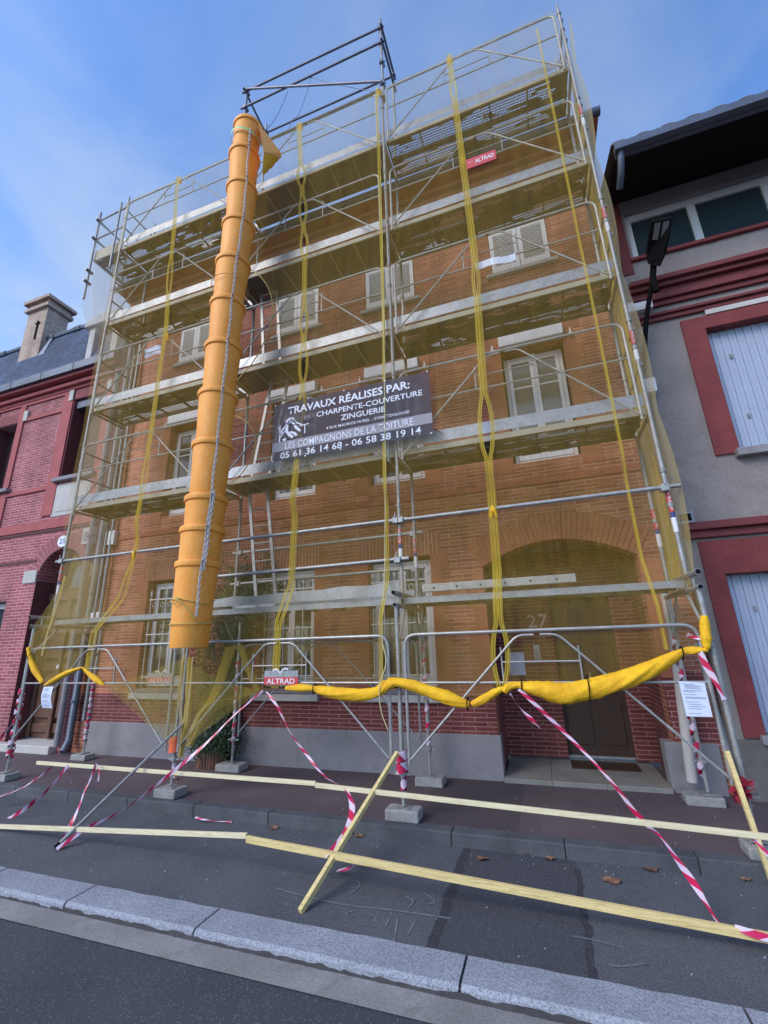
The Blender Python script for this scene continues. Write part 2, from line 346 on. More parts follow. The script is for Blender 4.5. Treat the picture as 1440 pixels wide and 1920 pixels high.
# pavement with patches
def ground(name, col, dark, patches, fine=130, fv=.45):
    m, t, b = base_mat(name); v = coord(t); s = N(t, 'ShaderNodeSeparateXYZ'); L(t, v, s.inputs[0])
    wob = mth(t, 'MULTIPLY', mth(t, 'SUBTRACT', noisetex(t, v, 7, 4), .5), .10)
    c = ramp(t, noisetex(t, v, 1.1, 6), .3, .7, tuple(k*.8 for k in col), tuple(k*1.2 for k in col))
    c = mixn(t, ramp(t, noisetex(t, v, 3.3, 6, .7), .55, .75, (0,0,0), (.6,.6,.6)), c, dark)
    for (x0, x1, y0, y1, pc) in patches:
        X = mth(t, 'ADD', s.outputs['X'], wob); Y = mth(t, 'ADD', s.outputs['Y'], wob)
        k = mth(t, 'MULTIPLY', mth(t, 'MULTIPLY', mth(t, 'GREATER_THAN', X, x0), mth(t, 'LESS_THAN', X, x1)), mth(t, 'MULTIPLY', mth(t, 'GREATER_THAN', Y, y0), mth(t, 'LESS_THAN', Y, y1)))
        c = mixn(t, mth(t, 'MULTIPLY', k, .75), c, pc)
    f = noisetex(t, v, fine, 3, .7); c = mixn(t, 1.0, c, ramp(t, f, .32, .68, (1-fv,)*3, (1+fv,)*3), 'MULTIPLY')
    c = speckle(t, c, v, 75, tuple(k*1.8 for k in col), .10, .30)
    L(t, c, b.inputs['Base Color']); b.inputs['Roughness'].default_value = .88; bump(t, b, f, .35, .006); return m
Mt['pavement'] = ground('pavement_asphalt', (.098,.072,.080), (.078,.062,.072), [(.05,1.15,-.3,1.3,(.050,.042,.048)), (1.15,1.35,-.5,1.3,(.085,.065,.072))])
Mt['parking'] = ground('parking_asphalt', (.080,.086,.100), (.062,.066,.078), [(.72,1.62,-2.0,-.45,(.042,.045,.056)), (.64,.72,-2.0,-.45,(.018,.019,.025)), (1.61,1.66,-2.0,-.6,(.018,.019,.025))], 110, .55)

# ================================================================ ground
def struct(name, mb, m, **k): return tag(mb.build(name, m, **k), kind='structure')
ZP = -.12; ZG = -.17; ZR = -.178
struct('ground', MB().box(-150,150,-150,150,-.7,-.6), Mt['asphalt_road'])
struct('pavement', MB().box(-60,60,-.30,3,-.45,0), Mt['pavement'])
mb = MB(); x = -40.39
while x < 40: mb.box(x+.002, x+1.021, -.46, -.303, -.45, -.002); x += 1.023
struct('kerb', mb, Mt['kerb'], bevel=.012)
struct('parking_strip', MB().box(-60,60,-1.95,-.463,-.45,ZP), Mt['parking'])
mb = MB(); x = -3.3; random.seed(3); JN = [-2.2,-.95,.91,2.35,3.7]
while x < 40:
    w = JN[0]-x if JN else random.uniform(1.25,1.85)
    if JN: JN.pop(0)
    e = random.uniform(-.006,.006); m_ = 14
    for q in range(m_):
        xa_, xb_ = x+.009+(w-.016)*q/m_, x+.009+(w-.016)*(q+1)/m_
        fa = lambda X_: .007*noise.noise((X_*6,0,1)); ba = lambda X_: .012*noise.noise((X_*5,4,1)); n0 = len(mb.v)
        mb.v += [(xa_,-2.225+e+fa(xa_),-.45),(xb_,-2.225+e+fa(xb_),-.45),(xb_,-1.95+ba(xb_),-.45),(xa_,-1.95+ba(xa_),-.45),
                 (xa_,-2.225+e+fa(xa_),ZP-.012),(xb_,-2.225+e+fa(xb_),ZP-.012),(xb_,-2.203+e+fa(xb_),ZP+.007),(xa_,-2.203+e+fa(xa_),ZP+.007),(xb_,-1.95+ba(xb_),ZP+.005),(xa_,-1.95+ba(xa_),ZP+.005)]
        mb.f += [(n0,n0+1,n0+5,n0+4),(n0+4,n0+5,n0+6,n0+7),(n0+7,n0+6,n0+8,n0+9)]
        if q in (0, m_-1): mb.f.append((n0,n0+4,n0+7,n0+9,n0+3) if q == 0 else (n0+1,n0+2,n0+8,n0+6,n0+5))
    x += w
struct('granite_kerb', mb, Mt['granite'])
struct('kerb_joint', MB().box(-40,40,-2.212,-1.97,-.45,ZP-.010), Mt['joint'])
struct('granite_kerb', MB().box(-40,-3.31,-2.22,-1.95,-.45,ZP+.006), Mt['granite'])
mb = MB(); mb.grid(lambda u,v: (-12+24*u, -2.222-.012*v-.008*noise.noise((u*300,v,0)), ZP-.020-(.030)*v), 500, 1); struct('kerb_dark_line', mb, Mt['joint'])  # thin dark strip along the street face of the granite kerb
def gut(u, v): return (-60+120*u, -2.43+.2*v + (1-v)*.018*noise.noise((u*400,0,0)), ZG)
mb = MB(); mb.grid(gut, 400, 2); struct('gutter', mb, Mt['gutter'])
struct('road', MB().box(-60,60,-40,-2.20,-.5,ZR), Mt['asphalt_road'])
# grit on the ground: uncountable crumbs by the kerb
mb = MB()
for i in range(900):
    x = random.uniform(-7,5); y = random.choice([random.gauss(-.56,.07), random.uniform(-1.9,-.5), random.uniform(-.4,1.2)]); z = 0 if y > -.46 else ZP
    if -.47 < y < -.29: continue
    s = random.uniform(.002,.007); a = random.uniform(0,6.3); c, d = math.cos(a)*s, math.sin(a)*s
    mb.poly([(x-c,y-d,z+.001),(x+d,y-c,z+.001),(x+c,y+d,z+.001+s)]); mb.poly([(x-c,y-d,z+.001),(x+c,y+d,z+.001+s),(x-d,y+c,z+.001)])
tag(mb.build('grit', Mt['pebble']), 'small pale grit and crumbs scattered along the kerb', 'grit', kind='stuff')
# chalk marks sprayed on the parking strip
chalk = mat('worn_chalk', (.13,.15,.175), .9, var=.3, scale=20)
def stroke(mb, pts, w, z):
    P3 = catmull([at(px,py,Z=z) for px, py in pts], 5)
    for a, b in zip(P3, P3[1:]):
        n = Vector((-(b-a).y, (b-a).x, 0)); n = n.normalized()*w/2
        mb.poly([a-n, b-n, b+n, a+n])
z = ZP+.004; mb = MB()
stroke(mb, [(517,1665),(570,1680),(650,1697),(740,1707),(845,1722)], .018, z)
tag(mb.build('chalk_line', chalk), 'long faded chalk line on the parking strip left of the dark patch', 'chalk mark')
for pl in ([(655,1650),(675,1655),(668,1668),(655,1675)], [(762,1680),(775,1690),(765,1702)], [(790,1675),(805,1680),(815,1692),(800,1695)], [(700,1728),(708,1716)], [(722,1738),(730,1722)], [(745,1722),(742,1745),(738,1765)], [(765,1752),(778,1728)], [(650,1712),(664,1706)], [(690,1722),(700,1716),(706,1728)], [(1075,1755),(1110,1762),(1170,1777)], [(1130,1805),(1160,1812),(1215,1806)]):
    mb = MB(); stroke(mb, pl, .013, z); tag(mb.build('chalk_scribble', chalk), 'faint illegible chalk scribble on the parking strip', 'chalk mark', 'chalk scribbles on the parking strip')


# ================================================================ walls with openings
def wall(mb, x0, x1, z0, z1, y, t, holes):
    xs = sorted({x0, x1, *[h[0] for h in holes], *[h[1] for h in holes]}); zs = sorted({z0, z1, *[h[2] for h in holes], *[h[3] for h in holes]})
    for i in range(len(xs)-1):
        run = None
        for j in range(len(zs)-1):
            cx, cz = (xs[i]+xs[i+1])/2, (zs[j]+zs[j+1])/2
            if any(h[0] < cx < h[1] and h[2] < cz < h[3] for h in holes):
                if run is not None: mb.box(xs[i], xs[i+1], y, y+t, run, zs[j]); run = None
            elif run is None: run = zs[j]
        if run is not None: mb.box(xs[i], xs[i+1], y, y+t, run, z1)
    return mb
def arch_fill(mb, x0, x1, zs, zc, ztop, y, t, n=24):
    """wall above a segmental arch: springs at zs, crown zc"""
    for i in range(n):
        a, b = i/n, (i+1)/n
        fa = zs+(zc-zs)*math.sqrt(max(0,1-(2*a-1)**2)) if False else zs+(zc-zs)*(1-(2*a-1)**2)
        fb = zs+(zc-zs)*(1-(2*b-1)**2)
        xa, xb = x0+(x1-x0)*a, x0+(x1-x0)*b
        mb.prism([(xa,y,fa),(xb,y,fb),(xb,y,ztop),(xa,y,ztop)], (0,t,0))
def voussoirs(name, x0, x1, fz, h, y, n, m, parent, depth=.03, up=None):
    """bricks standing on an arch curve fz(u), fanned out"""
    mb = MB(); cx = (x0+x1)/2
    for i in range(n):
        a, b = (i+.08)/n, (i+.92)/n
        pts = []
        for u in (a, b):
            x = x0+(x1-x0)*u; z = fz(u); e = 1e-3
            tx = (x1-x0)*2*e; tz = fz(min(1,u+e))-fz(max(0,u-e)); nrm = Vector((-tz,0,tx)).normalized()
            pts.append((Vector((x,y,z)), Vector((x,y,z))+nrm*h))
        mb.prism([pts[0][0], pts[1][0], pts[1][1], pts[0][1]], (0,depth,0))
    return mb.build(name, m, parent)

Y0 = 1.30
house = thing('brick_house', (-1.7,Y0,0), 'tall orange brick townhouse behind the scaffold and yellow netting, with arched porch', 'house')
GW = [(-5.55,-4.50), (-2.95,-1.92), (-.96,.08)]
F1 = [(-5.45,-4.47), (-2.92,-1.93), (-.91,.08), (1.49,2.47)]
F2 = [(-5.47,-4.55), (-2.91,-1.92), (-.89,.10), (1.52,2.51)]
holes = [(a,b,1.10,3.06) for a,b in GW] + [(a,b,4.35,6.36) for a,b in F1] + [(a,b,7.97,8.88) for a,b in F2] + [(.87,2.92,-.3,3.12)]
mb = MB(); wall(mb, -6.92, 3.45, .54, 10.1, Y0, .25, holes); arch_fill(mb, .87, 2.92, 2.80, 3.115, 3.12, Y0+.001, .249)
mb.build('wall', Mt['brick'], house)
MB().box(-6.92,-6.70,Y0+.251,Y0+4.5,-.1,10.15).build('side_wall', Mt['brick'], house)
# same brick below the netting, its blue shade put into a darker colour
mb = MB(); wall(mb, -6.92, .87, .54, 1.02, Y0-.004, .02, []); wall(mb, 2.92, 3.45, .54, 1.3, Y0-.004, .02, []); mb.build('lower_wall', Mt['brick_shaded'], house)
mb = MB(); mb.box(-6.55,.90,Y0-.035,Y0+.2,-.05,.54); mb.box(2.80,3.36,Y0-.04,Y0+.2,-.05,.53); mb.build('plinth', Mt['plinth'], house, bevel=.012)
# smooth toothed brick piers beside the openings, set a hair proud
def teeth(x, side, z0, z1, m='brick_smooth'):
    mb = MB(); z = z0; k = 0
    while z < z1-.02:
        h = min(.29, z1-z); w = .17 if k % 2 else .27
        mb.box(min(x,x+side*w), max(x,x+side*w), Y0-.006, Y0+.01, z, z+h-.002); z += h; k += 1
    return mb
def addq(q): q.build('quoin', Mt['brick_smooth'], house)
for a,b in GW: addq(teeth(a-.002,-1,1.10,3.4)); addq(teeth(b+.002,1,1.10,3.4))
for a,b in F1: addq(teeth(a-.002,-1,4.2,6.75)); addq(teeth(b+.002,1,4.2,6.75))
addq(teeth(.868,-1,1.05,2.75)); addq(teeth(2.922,1,1.25,2.75)); addq(teeth(-6.92,1,1.05,9.6))
for a,b in GW: MB().box(a-.12,b+.12,Y0-.009,Y0+.01,3.062,3.42).build('lintel', Mt['brick_v'], house)
for a,b in F1: MB().box(a-.02,b+.02,Y0-.009,Y0+.01,6.365,6.75).build('lintel', Mt['brick_v'], house)
fz = lambda u: 2.80+.315*(1-(2*u-1)**2)
mb = MB()
mb.prism([Vector((.87-.12+2.29*k/20,Y0-.002, fz(k/20)-.0)) for k in range(21)] + [Vector((.87-.22+2.49*k/20,Y0-.002,fz(k/20)+.40)) for k in reversed(range(21))], (0,.01,0)) if False else None
voussoirs('arch_voussoirs', .86, 2.93, fz, .40, Y0-.014, 34, Mt['voussoir'], house, .02)
# string course and stone blocks
mb = MB(); mb.box(-6.9,3.45,Y0-.02,Y0+.02,3.98,4.06); mb.box(-6.9,3.45,Y0-.02,Y0+.02,7.30,7.36); mb.build('string_course', Mt['brick_smooth'], house)
mb = MB()
for x in (-5.0,-2.9,-2.43,-1.5,-.42,.6,1.2,2.7): mb.box(x-.13,x+.13,Y0-.012,Y0+.01,3.80,3.92)
mb.build('stone_inset', Mt['brick_smooth'], house)
# cornice, eaves, roof
mb = MB(); mb.box(-7.0,3.45,Y0-.10,Y0+.1,9.72,9.86); mb.box(-7.05,3.47,Y0-.20,Y0+.1,9.86,10.0); mb.box(-7.1,3.5,Y0-.30,Y0+.1,10.0,10.08)
mb.build('cornice', Mt['brick_smooth'], house, bevel=.01)
MB().box(-7.12,3.52,Y0-.50,Y0+.3,10.08,10.14).build('eaves', Mt['brick_smooth'], house)
mb = MB(); mb.tube([(-7.15,Y0-.53,10.17),(3.55,Y0-.53,10.17)], .075, 10); mb.build('gutter', Mt['zinc'], house, smooth=True)
rf = MB().prism([(-7.12,Y0-.5,10.16),(-7.12,Y0+4.6,11.7),(-7.12,Y0+4.6,11.6),(-7.12,Y0+.2,10.16)], (10.64,0,0)).build('roof', Mt['tile'], house)
MB().box(-6.9,3.44,Y0+.3,Y0+8,-.2,10.9).build('inner_core', Mt['darkwood'], house) if False else None
# porch
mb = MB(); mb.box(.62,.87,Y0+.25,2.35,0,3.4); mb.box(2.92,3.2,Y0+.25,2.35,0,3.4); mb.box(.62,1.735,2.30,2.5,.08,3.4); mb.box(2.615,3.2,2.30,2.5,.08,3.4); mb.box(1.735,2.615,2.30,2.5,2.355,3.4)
mb.build('porch_wall', Mt['brick_shaded'], house)
MB().box(.62,3.2,Y0+.25,2.5,3.12,3.2).build('porch_ceiling', Mt['plinth'], house)
mb = MB()
for k, (a,b) in enumerate([(.90,1.48),(1.482,2.10),(2.102,2.80)]): mb.box(a,b,Y0-.09,2.5,-.05,.055)
mb.build('porch_step', Mt['cement'], house, bevel=.008)
MB().box(1.75,2.60,1.85,2.28,.055,.066).build('door_mat', Mt['door'], house)
d = MB().box(1.73,2.62,2.40,2.45,.10,2.36).build('door', Mt['door'], house)
mb = MB()
for xa in (1.80,2.22):
    for za, zb in ((.25,.85),(.95,1.55),(1.65,2.2)): mb.box(xa,xa+.33,2.385,2.41,za,zb)
mb.build('door_panel', Mt['door'], d, bevel=.01)
MB().tube([(2.19,2.34,1.05),(2.19,2.34,1.25)], .012).build('handle', Mt['galv'], d)
MB().box(1.73,2.62,2.36,2.46,.086,.11).build('threshold', Mt['galv'], d)
def window(x0, x1, z0, z1, y, parent, m='white', g='glass', bars=0, curtain=False, fr=.055):
    w = MB(); w.box(x0,x0+fr,y,y+.06,z0,z1); w.box(x1-fr,x1,y,y+.06,z0,z1); w.box(x0+fr,x1-fr,y,y+.06,z1-fr,z1); w.box(x0+fr,x1-fr,y,y+.06,z0,z0+fr)
    fo = w.build('window', Mt[m], parent, bevel=.005); cx = (x0+x1)/2
    for a, b in ((x0+fr+.004,cx-.002),(cx+.002,x1-fr-.004)):
        s = MB(); k = .055; za, zb = z0+fr+.004, z1-fr-.004
        s.box(a,a+k,y-.012,y+.035,za,zb); s.box(b-k,b,y-.012,y+.035,za,zb); s.box(a+k,b-k,y-.012,y+.035,zb-k,zb); s.box(a+k,b-k,y-.012,y+.035,za,za+k*1.5)
        for q in range(bars):
            zq = za+(zb-za)*(q+1)/(bars+1); s.box(a+k,b-k,y-.004,y+.028,zq-.013,zq+.013)
        s.build('sash', Mt[m], fo, bevel=.004)
        MB().box(a+k,b-k,y+.012,y+.02,za,zb).build('pane', Mt[g], fo)
    return fo
for hs, z0_, z1_ in ((GW,1.0,3.2),(F1,4.2,6.5),(F2,7.9,9.0)):
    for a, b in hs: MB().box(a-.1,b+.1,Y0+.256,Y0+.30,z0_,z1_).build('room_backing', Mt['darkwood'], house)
for i, (a,b) in enumerate(GW):
    fo = window(a+.03,b-.03,1.13,3.02,Y0+.17,house,g='glass')
    s = MB(); s.box(a-.10,b+.10,Y0-.06,Y0+.2,.93,1.03); s.build('sill', Mt['stone'], fo, bevel=.01)
    MB().box(a,b,Y0-.02,Y0+.17,1.04,1.09).build('sub_sill', Mt['greystone'], fo)
    # wrought grille with spear points
    gmb = MB(); y = Y0+.05; n = 6
    for k in range(n):
        x = a+.06+(b-a-.12)*k/(n-1); gmb.tube([(x,y,1.12),(x,y,2.78)], .0085, 6); gmb.tube([(x,y,2.76),(x,y,2.80),(x,y,2.90)], [.008,.024,.001], 6)
        if k < n-1:
            xm = x+(b-a-.12)/(n-1)/2
            gmb.tube([(xm+.045*math.cos(q*.9),y,2.60+.045*math.sin(q*.9)) for q in range(8)], .006, 4)
    for z in (1.30,2.05,2.70): gmb.box(a+.02,b-.02,y-.006,y+.006,z-.009,z+.009)
    gmb.build('grille', Mt['white'], fo)
for i, (a,b) in enumerate(F1):
    fo = window(a+.03,b-.03,4.38,6.30,Y0+.16,house,g='glass_curtain' if i == 3 else 'glass',bars=0)
    for x in (a+.27, b-.27): 
        MB().box(x-.17,x+.17,Y0+.165,Y0+.19,5.72,5.745).build('glazing_bar', Mt['white'], fo)
    s = MB().prism([(a-.01,Y0-.10,6.385),(a-.01,Y0-.12,6.40),(a-.01,Y0-.12,6.60),(a-.01,Y0-.06,6.63),(a-.01,Y0+.1,6.63),(a-.01,Y0+.1,6.36)], (b-a+.02,0,0)).build('shutter_box', Mt['white'], house, bevel=.006)
    for x in (a-.12, b+.12): MB().tube([(x,Y0-.05,6.50),(x,Y0-.05,6.44),(x,Y0-.05,6.38)], [.012,.014,.034], 8).build('shutter_stop', Mt['signwhite'], house)
for i, (a,b) in enumerate(F2):
    for k, (p, q) in enumerate(((a+.01,(a+b)/2-.004),((a+b)/2+.004,b-.01))):
        s = MB(); z0, z1 = 7.99, 8.87; y = Y0-.02
        s.box(p,p+.07,y,y+.04,z0,z1); s.box(q-.07,q,y,y+.04,z0,z1); s.box(p+.07,q-.07,y,y+.04,z1-.07,z1); s.box(p+.07,q-.07,y,y+.04,z0,z0+.12)
        so_ = s.build('shutter', Mt['shutter'], house, bevel=.004)
        l = MB(); z = z0+.135
        while z < z1-.085: l.prism([(p+.07,y+.002,z),(p+.07,y+.036,z+.016),(p+.07,y+.036,z+.028),(p+.07,y+.002,z+.013)], (q-p-.14,0,0)); z += .040
        l.build('slats', Mt['shutter'], so_)
        MB().box(p+.07,q-.07,y+.05,y+.055,z0+.1,z1-.05).build('backing', Mt['black'], so_)
    MB().box(a-.10,b+.10,Y0-.07,Y0+.05,7.88,7.95).build('sill', Mt['stone'], house, bevel=.008)
    MB().box(a-.1,b+.1,Y0-.009,Y0+.01,8.885,9.14).build('lintel', Mt['brick_v'], house)
# number 27 and fittings in the porch
_txt = {}
def text(name, s, x0, x1, z0, h, y, m, parent=None, bold=0.0, depth=.002, keep=True):
    cu = D.curves.new(name, 'FONT'); cu.body = s; cu.size = 1; cu.offset = bold; cu.resolution_u = 2
    o = D.objects.new(name, cu); scene.collection.objects.link(o)
    dg = bpy.context.evaluated_depsgraph_get(); me = D.meshes.new_from_object(o.evaluated_get(dg)); D.objects.remove(o); D.curves.remove(cu)
    xs = [v.co.x for v in me.vertices]; ys = [v.co.y for v in me.vertices]; mx, Mx, my, My = min(xs), max(xs), min(ys), max(ys)
    fy = y if callable(y) else (lambda X, Z: y)
    for v in me.vertices:
        X = x0+(v.co.x-mx)/(Mx-mx)*(x1-x0); Z = z0+(v.co.y-my)/(My-my)*h; v.co = (X, fy(X,Z), Z)
    me.materials.clear(); me.materials.append(m); o = D.objects.new(name, me); scene.collection.objects.link(o)
    if parent: adopt(o, parent)
    return o
text('house_number', '27', 1.38, 1.69, 1.93, .20, 2.296, Mt['mortar'], house)
p = thing('notice_sheet', (1.16,2.29,1.38), 'white notice taped inside the porch, left of the brown door', 'notice')
MB().box(1.03,1.27,2.285,2.292,1.22,1.56).build('sheet', Mt['paper'], p)
p = thing('intercom', (1.50,2.29,1.5), 'small grey intercom panel on the porch wall under the number 27', 'intercom')
MB().box(1.42,1.52,2.27,2.295,1.40,1.66).build('casing', Mt['galv'], p, bevel=.006); MB().box(1.44,1.50,2.262,2.272,1.43,1.56).build('button_plate', Mt['greystone'], p)

# downpipes at the left corner, each a thing
def pipe(name, pts, r, m, label, cat='downpipe', brackets=(), group=None, n=12):
    t = thing(name, pts[-1], label, cat, group)
    MB().tube(pts, r, n).build('tube', m, t, smooth=True)
    for (x,y,z) in brackets: MB().tube([(x,y,z-.02),(x,y,z+.02)], r*1.35, n).build('bracket', m, t, smooth=True)
    return t
pipe('downpipe', [(-7.08,1.12,8.2),(-7.08,1.12,.12)], .055, Mt['greystone'], 'pale grey downpipe on the neighbour corner, leftmost of the corner pipes', brackets=[(-7.08,1.12,z) for z in (1.9,4.1,6.3,7.8)])
pipe('downpipe', [(-6.86,1.18,9.6),(-6.86,1.18,.25),(-6.80,1.05,.06)], .06, Mt['zinc'], 'dark cast iron downpipe with curved foot between the two houses', brackets=[(-6.86,1.18,z) for z in (.9,2.9,5.1,7.4)])
pipe('downpipe', [(-6.62,1.22,9.9),(-6.62,1.22,.56)], .035, Mt['galv_dark'], 'thin grey pipe ending above the plinth at the left house corner', brackets=[(-6.62,1.22,z) for z in (1.4,3.4,5.6)])
t = thing('downpipe', (3.05,1.18,0), 'white downpipe beside the right edge of the porch', 'downpipe')
MB().tube([at(1247,1112,Y=1.1), at(1262,1190,Y=1.1), at(1298,1466,Y=1.1)], .056, 12).build('tube', Mt['stone'], t, smooth=True)

# ================================================================ left neighbour
YL = 1.20
lb = thing('brick_house', (-11,YL,0), 'purple red brick townhouse with slate roof, left of the scaffold', 'house')
wn_ = [(-8.50,-7.45,5.62,7.68), (-11.25,-10.25,5.62,7.45)]
xa, xb = -8.62, -7.24
mb = MB(); wall(mb, -16, -6.98, 0, 8.1, YL, .4, [(w[0],w[1],w[2],w[3]) for w in wn_] + [(xa,xb,-.2,3.95), (-11.3,-9.45,1.35,2.9)])
n = 20; r = (xb-xa)/2; cx = (xa+xb)/2; zs = 3.26
for i in range(n):
    a, b = math.pi*i/n, math.pi*(i+1)/n; p0 = (cx-r*math.cos(a), zs+r*math.sin(a)*.98); p1 = (cx-r*math.cos(b), zs+r*math.sin(b)*.98)
    mb.prism([(p0[0],YL+.001,p0[1]),(p1[0],YL+.001,p1[1]),(p1[0],YL+.001,3.96),(p0[0],YL+.001,3.96)], (0,.398,0))
mb.build('wall', Mt['lb_brick'], lb)
mb = MB()                                                  # raised smooth bands round sunken panels
for x0,x1,z0,z1 in ((-10.42,-10.22,0,8.02),(-8.85,-8.52,4.75,8.02),(-7.43,-6.98,4.75,8.02),(-10.22,-8.85,7.88,8.02),(-10.22,-8.85,7.42,7.52),(-10.22,-8.85,5.40,5.50),(-16,-10.42,5.3,5.5),(-16,-10.42,7.9,8.02),(-12,-11.27,5.5,7.9)):
    mb.box(x0,x1,YL-.035,YL+.01,z0,z1)
mb.build('raised_band', Mt['lb_smooth'], lb, bevel=.006)
mb = MB(); mb.box(-16,-6.98,YL-.05,YL+.01,4.42,4.62); mb.build('string_course', Mt['lb_smooth'], lb, bevel=.01)
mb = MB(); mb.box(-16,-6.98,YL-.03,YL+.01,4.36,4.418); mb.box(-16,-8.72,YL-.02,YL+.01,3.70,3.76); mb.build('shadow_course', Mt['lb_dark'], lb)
def lbf(u): return zs+r*math.sin(math.pi*u)*.98
mb = MB(); k = 24
for i in range(k):
    a, b = math.pi*(i+.10)/k, math.pi*(i+.90)/k
    q = [(cx-rr*math.cos(w), YL-.012, zs+rr*math.sin(w)*.98) for rr, w in ((r+.005,a),(r+.005,b),(r+.36,b),(r+.36,a))]
    mb.prism(q, (0,.02,0))
mb.build('arch_voussoirs', Mt['lb_vous'], lb)
mb = MB(); mb.prism([(cx-(r+.37)*math.cos(math.pi*i/24),YL-.004,zs+(r+.37)*math.sin(math.pi*i/24)*.98) for i in range(25)] + [(cx+(r+.0)*math.cos(math.pi*i/24),YL-.004,zs+r*math.sin(math.pi*i/24)*.98) for i in range(25)], (0,.006,0)) ; mb.build('arch_mortar', Mt['lb_mortar'], lb)
mb = MB(); mb.box(xa-.02,xa-.001,YL+.4,YL+.42,0,4); mb.box(xa-.3,xa,YL+.02,YL+.42,0,3.3)
mb = MB(); mb.box(xa-.004,xa+.004,YL+.003,YL+.40,0,3.28); mb.box(xb-.004,xb+.004,YL+.003,YL+.40,0,3.28); mb.build('door_reveal', Mt['lb_dark'], lb)
mb = MB(); mb.box(xa-.40,xa+.003,YL-.03,YL+.06,3.24,3.52); mb.box(xb-.003,xb+.26,YL-.03,YL+.06,3.24,3.52); mb.build('impost_stone', Mt['stone'], lb, bevel=.01)
d = MB().box(xa,xb,YL+.40,YL+.46,.15,3.98).build('door', Mt['lb_door'], lb)
mb = MB(); y = YL+.36
mb.box(xa+.02,xb-.02,y-.06,y+.03,2.86,3.02); mb.box(xa+.02,xa+.12,y-.02,y+.03,.15,2.86); mb.box(xb-.12,xb-.02,y-.02,y+.03,.15,2.86); mb.box(cx-.05,cx+.05,y-.05,y+.03,.15,2.86)
for s in (xa+.16, cx+.08):
    for za, zb in ((.25,.42),(.52,1.30),(1.40,1.55),(1.65,2.75)): mb.box(s,s+.43,y-.01,y+.035,za,zb)
mb.build('door_panel', Mt['lb_door'], d, bevel=.015)
MB().prism([(cx-.5*math.cos(math.pi*i/12),YL+.375,3.12+.5*math.sin(math.pi*i/12)) for i in range(13)], (0,.02,0)).build('fanlight', Mt['glass'], d)
mb = MB()
for i in range(12):
    a, b = math.pi*i/12, math.pi*(i+1)/12
    mb.prism([(cx-q*math.cos(w), YL+.35, 3.10+q*math.sin(w)) for q, w in ((.50,a),(.50,b),(.58,b),(.58,a))], (0,.04,0))
mb.build('fanlight_frame', Mt['lb_door'], d)
MB().box(xa-.10,xb+.05,YL-.14,YL+.46,-.05,.13).build('doorstep', Mt['stone'], lb, bevel=.015)
MB().tube([(xa+.72,YL+.30,1.50),(xa+.72,YL+.27,1.50)], .04, 12).build('door_knob', Mt['signwhite'], d)
for i, w in enumerate(wn_):
    mb = MB(); mb.box(w[0],w[0]+.006,YL+.003,YL+.34,w[2],w[3]); mb.box(w[1]-.006,w[1],YL+.003,YL+.34,w[2],w[3]); mb = MB().box(w[0],w[0]+.006,YL+.003,YL+.34,w[2],w[3]); MB().box(w[1]-.006,w[1],YL+.003,YL+.34,w[2],w[3]).build('window_reveal', Mt['lb_dark'], lb); rv = mb.build('window_reveal', Mt['lb_dark'], lb)
    s = MB(); z = w[2]
    while z < w[3]-.03: s.box(w[0],w[1],YL+.30+(int(z*40)%2)*0,YL+.33,z,z+.038); s.box(w[0],w[1],YL+.315,YL+.335,z+.038,z+.05); z += .05
    s.build('slatted_shutter', Mt['shutter_dark'], rv)
    if i == 0: MB().box(w[0]+.01,w[1]-.01,YL+.05,YL+.30,w[3]-.22,w[3]-.02).build('shutter_box', Mt['zinc'], rv, bevel=.01)
    MB().box(w[0]-.12,w[1]+.12,YL-.12,YL+.3,w[2]-.10,w[2]-.004).build('sill', Mt['greystone'], rv, bevel=.015)
    mb = MB()
    for k in range(22):
        x = w[0]+(w[1]-w[0])*(k+.5)/22; mb.box(x-.017,x+.017,YL-.02,YL+.004,w[3]+.01,w[3]+.24+.03*math.sin(math.pi*(k+.5)/22))
    mb.build('lintel_bricks', Mt['lb_vous'], rv)
    MB().box(w[0]+.02,w[1]-.02,YL-.006,YL+.004,w[3]+.006,w[3]+.27).build('lintel_mortar', Mt['lb_mortar'], rv)
    mb = MB()
    for x in (w[0]-.17, w[1]+.02): mb.box(x,x+.15,YL-.055,YL+.01,w[3]-.02,w[3]+.27)
    mb.build('keystone', Mt['stone'], rv, bevel=.01)
f = MB(); f.box(-8.55,-7.40,YL-.02,YL+.02,4.70,5.46); f.build('stone_panel', Mt['stone'], lb, bevel=.006)
MB().box(-8.44,-7.51,YL-.03,YL-.018,4.80,5.36).build('panel_face', Mt['stone'], lb, bevel=.006)
fo = window(-11.28,-9.47,1.38,2.87,YL+.2,lb,g='glass_teal')
MB().box(-11.4,-9.35,YL-.08,YL+.2,1.24,1.345).build('sill', Mt['greystone'], fo, bevel=.01)
mb = MB(); mb.box(-16,-6.98,YL-.06,YL+.1,7.96,8.04); mb.box(-16,-6.98,YL-.14,YL+.1,8.04,8.14); mb.box(-16,-6.98,YL-.10,YL+.1,8.14,8.19); mb.box(-16,-6.98,YL-.26,YL+.1,8.19,8.27)
mb.build('cornice', Mt['lb_smooth'], lb, bevel=.02)
mb = MB(); mb.box(-16,-6.98,YL-.34,YL+.2,8.27,8.47); x = -16
while x < -7: mb.box(x,x+.02,YL-.35,YL+.1,8.27,8.475); x += 1.1
mb.build('gutter', Mt['zinc'], lb)
RY = 1.50; ridge = at(195,602,Y=RY).z
rf = MB().prism([(-16,YL-.24,8.46),(-16,RY,ridge),(-16,RY+4,ridge+.3),(-16,RY+4,8.46)], (9.0,0,0)).build('roof', Mt['slate'], lb)
mb = MB(); mb.tube([(-16,RY,ridge+.02),(-6.98,RY,ridge+.02)], .07, 8)
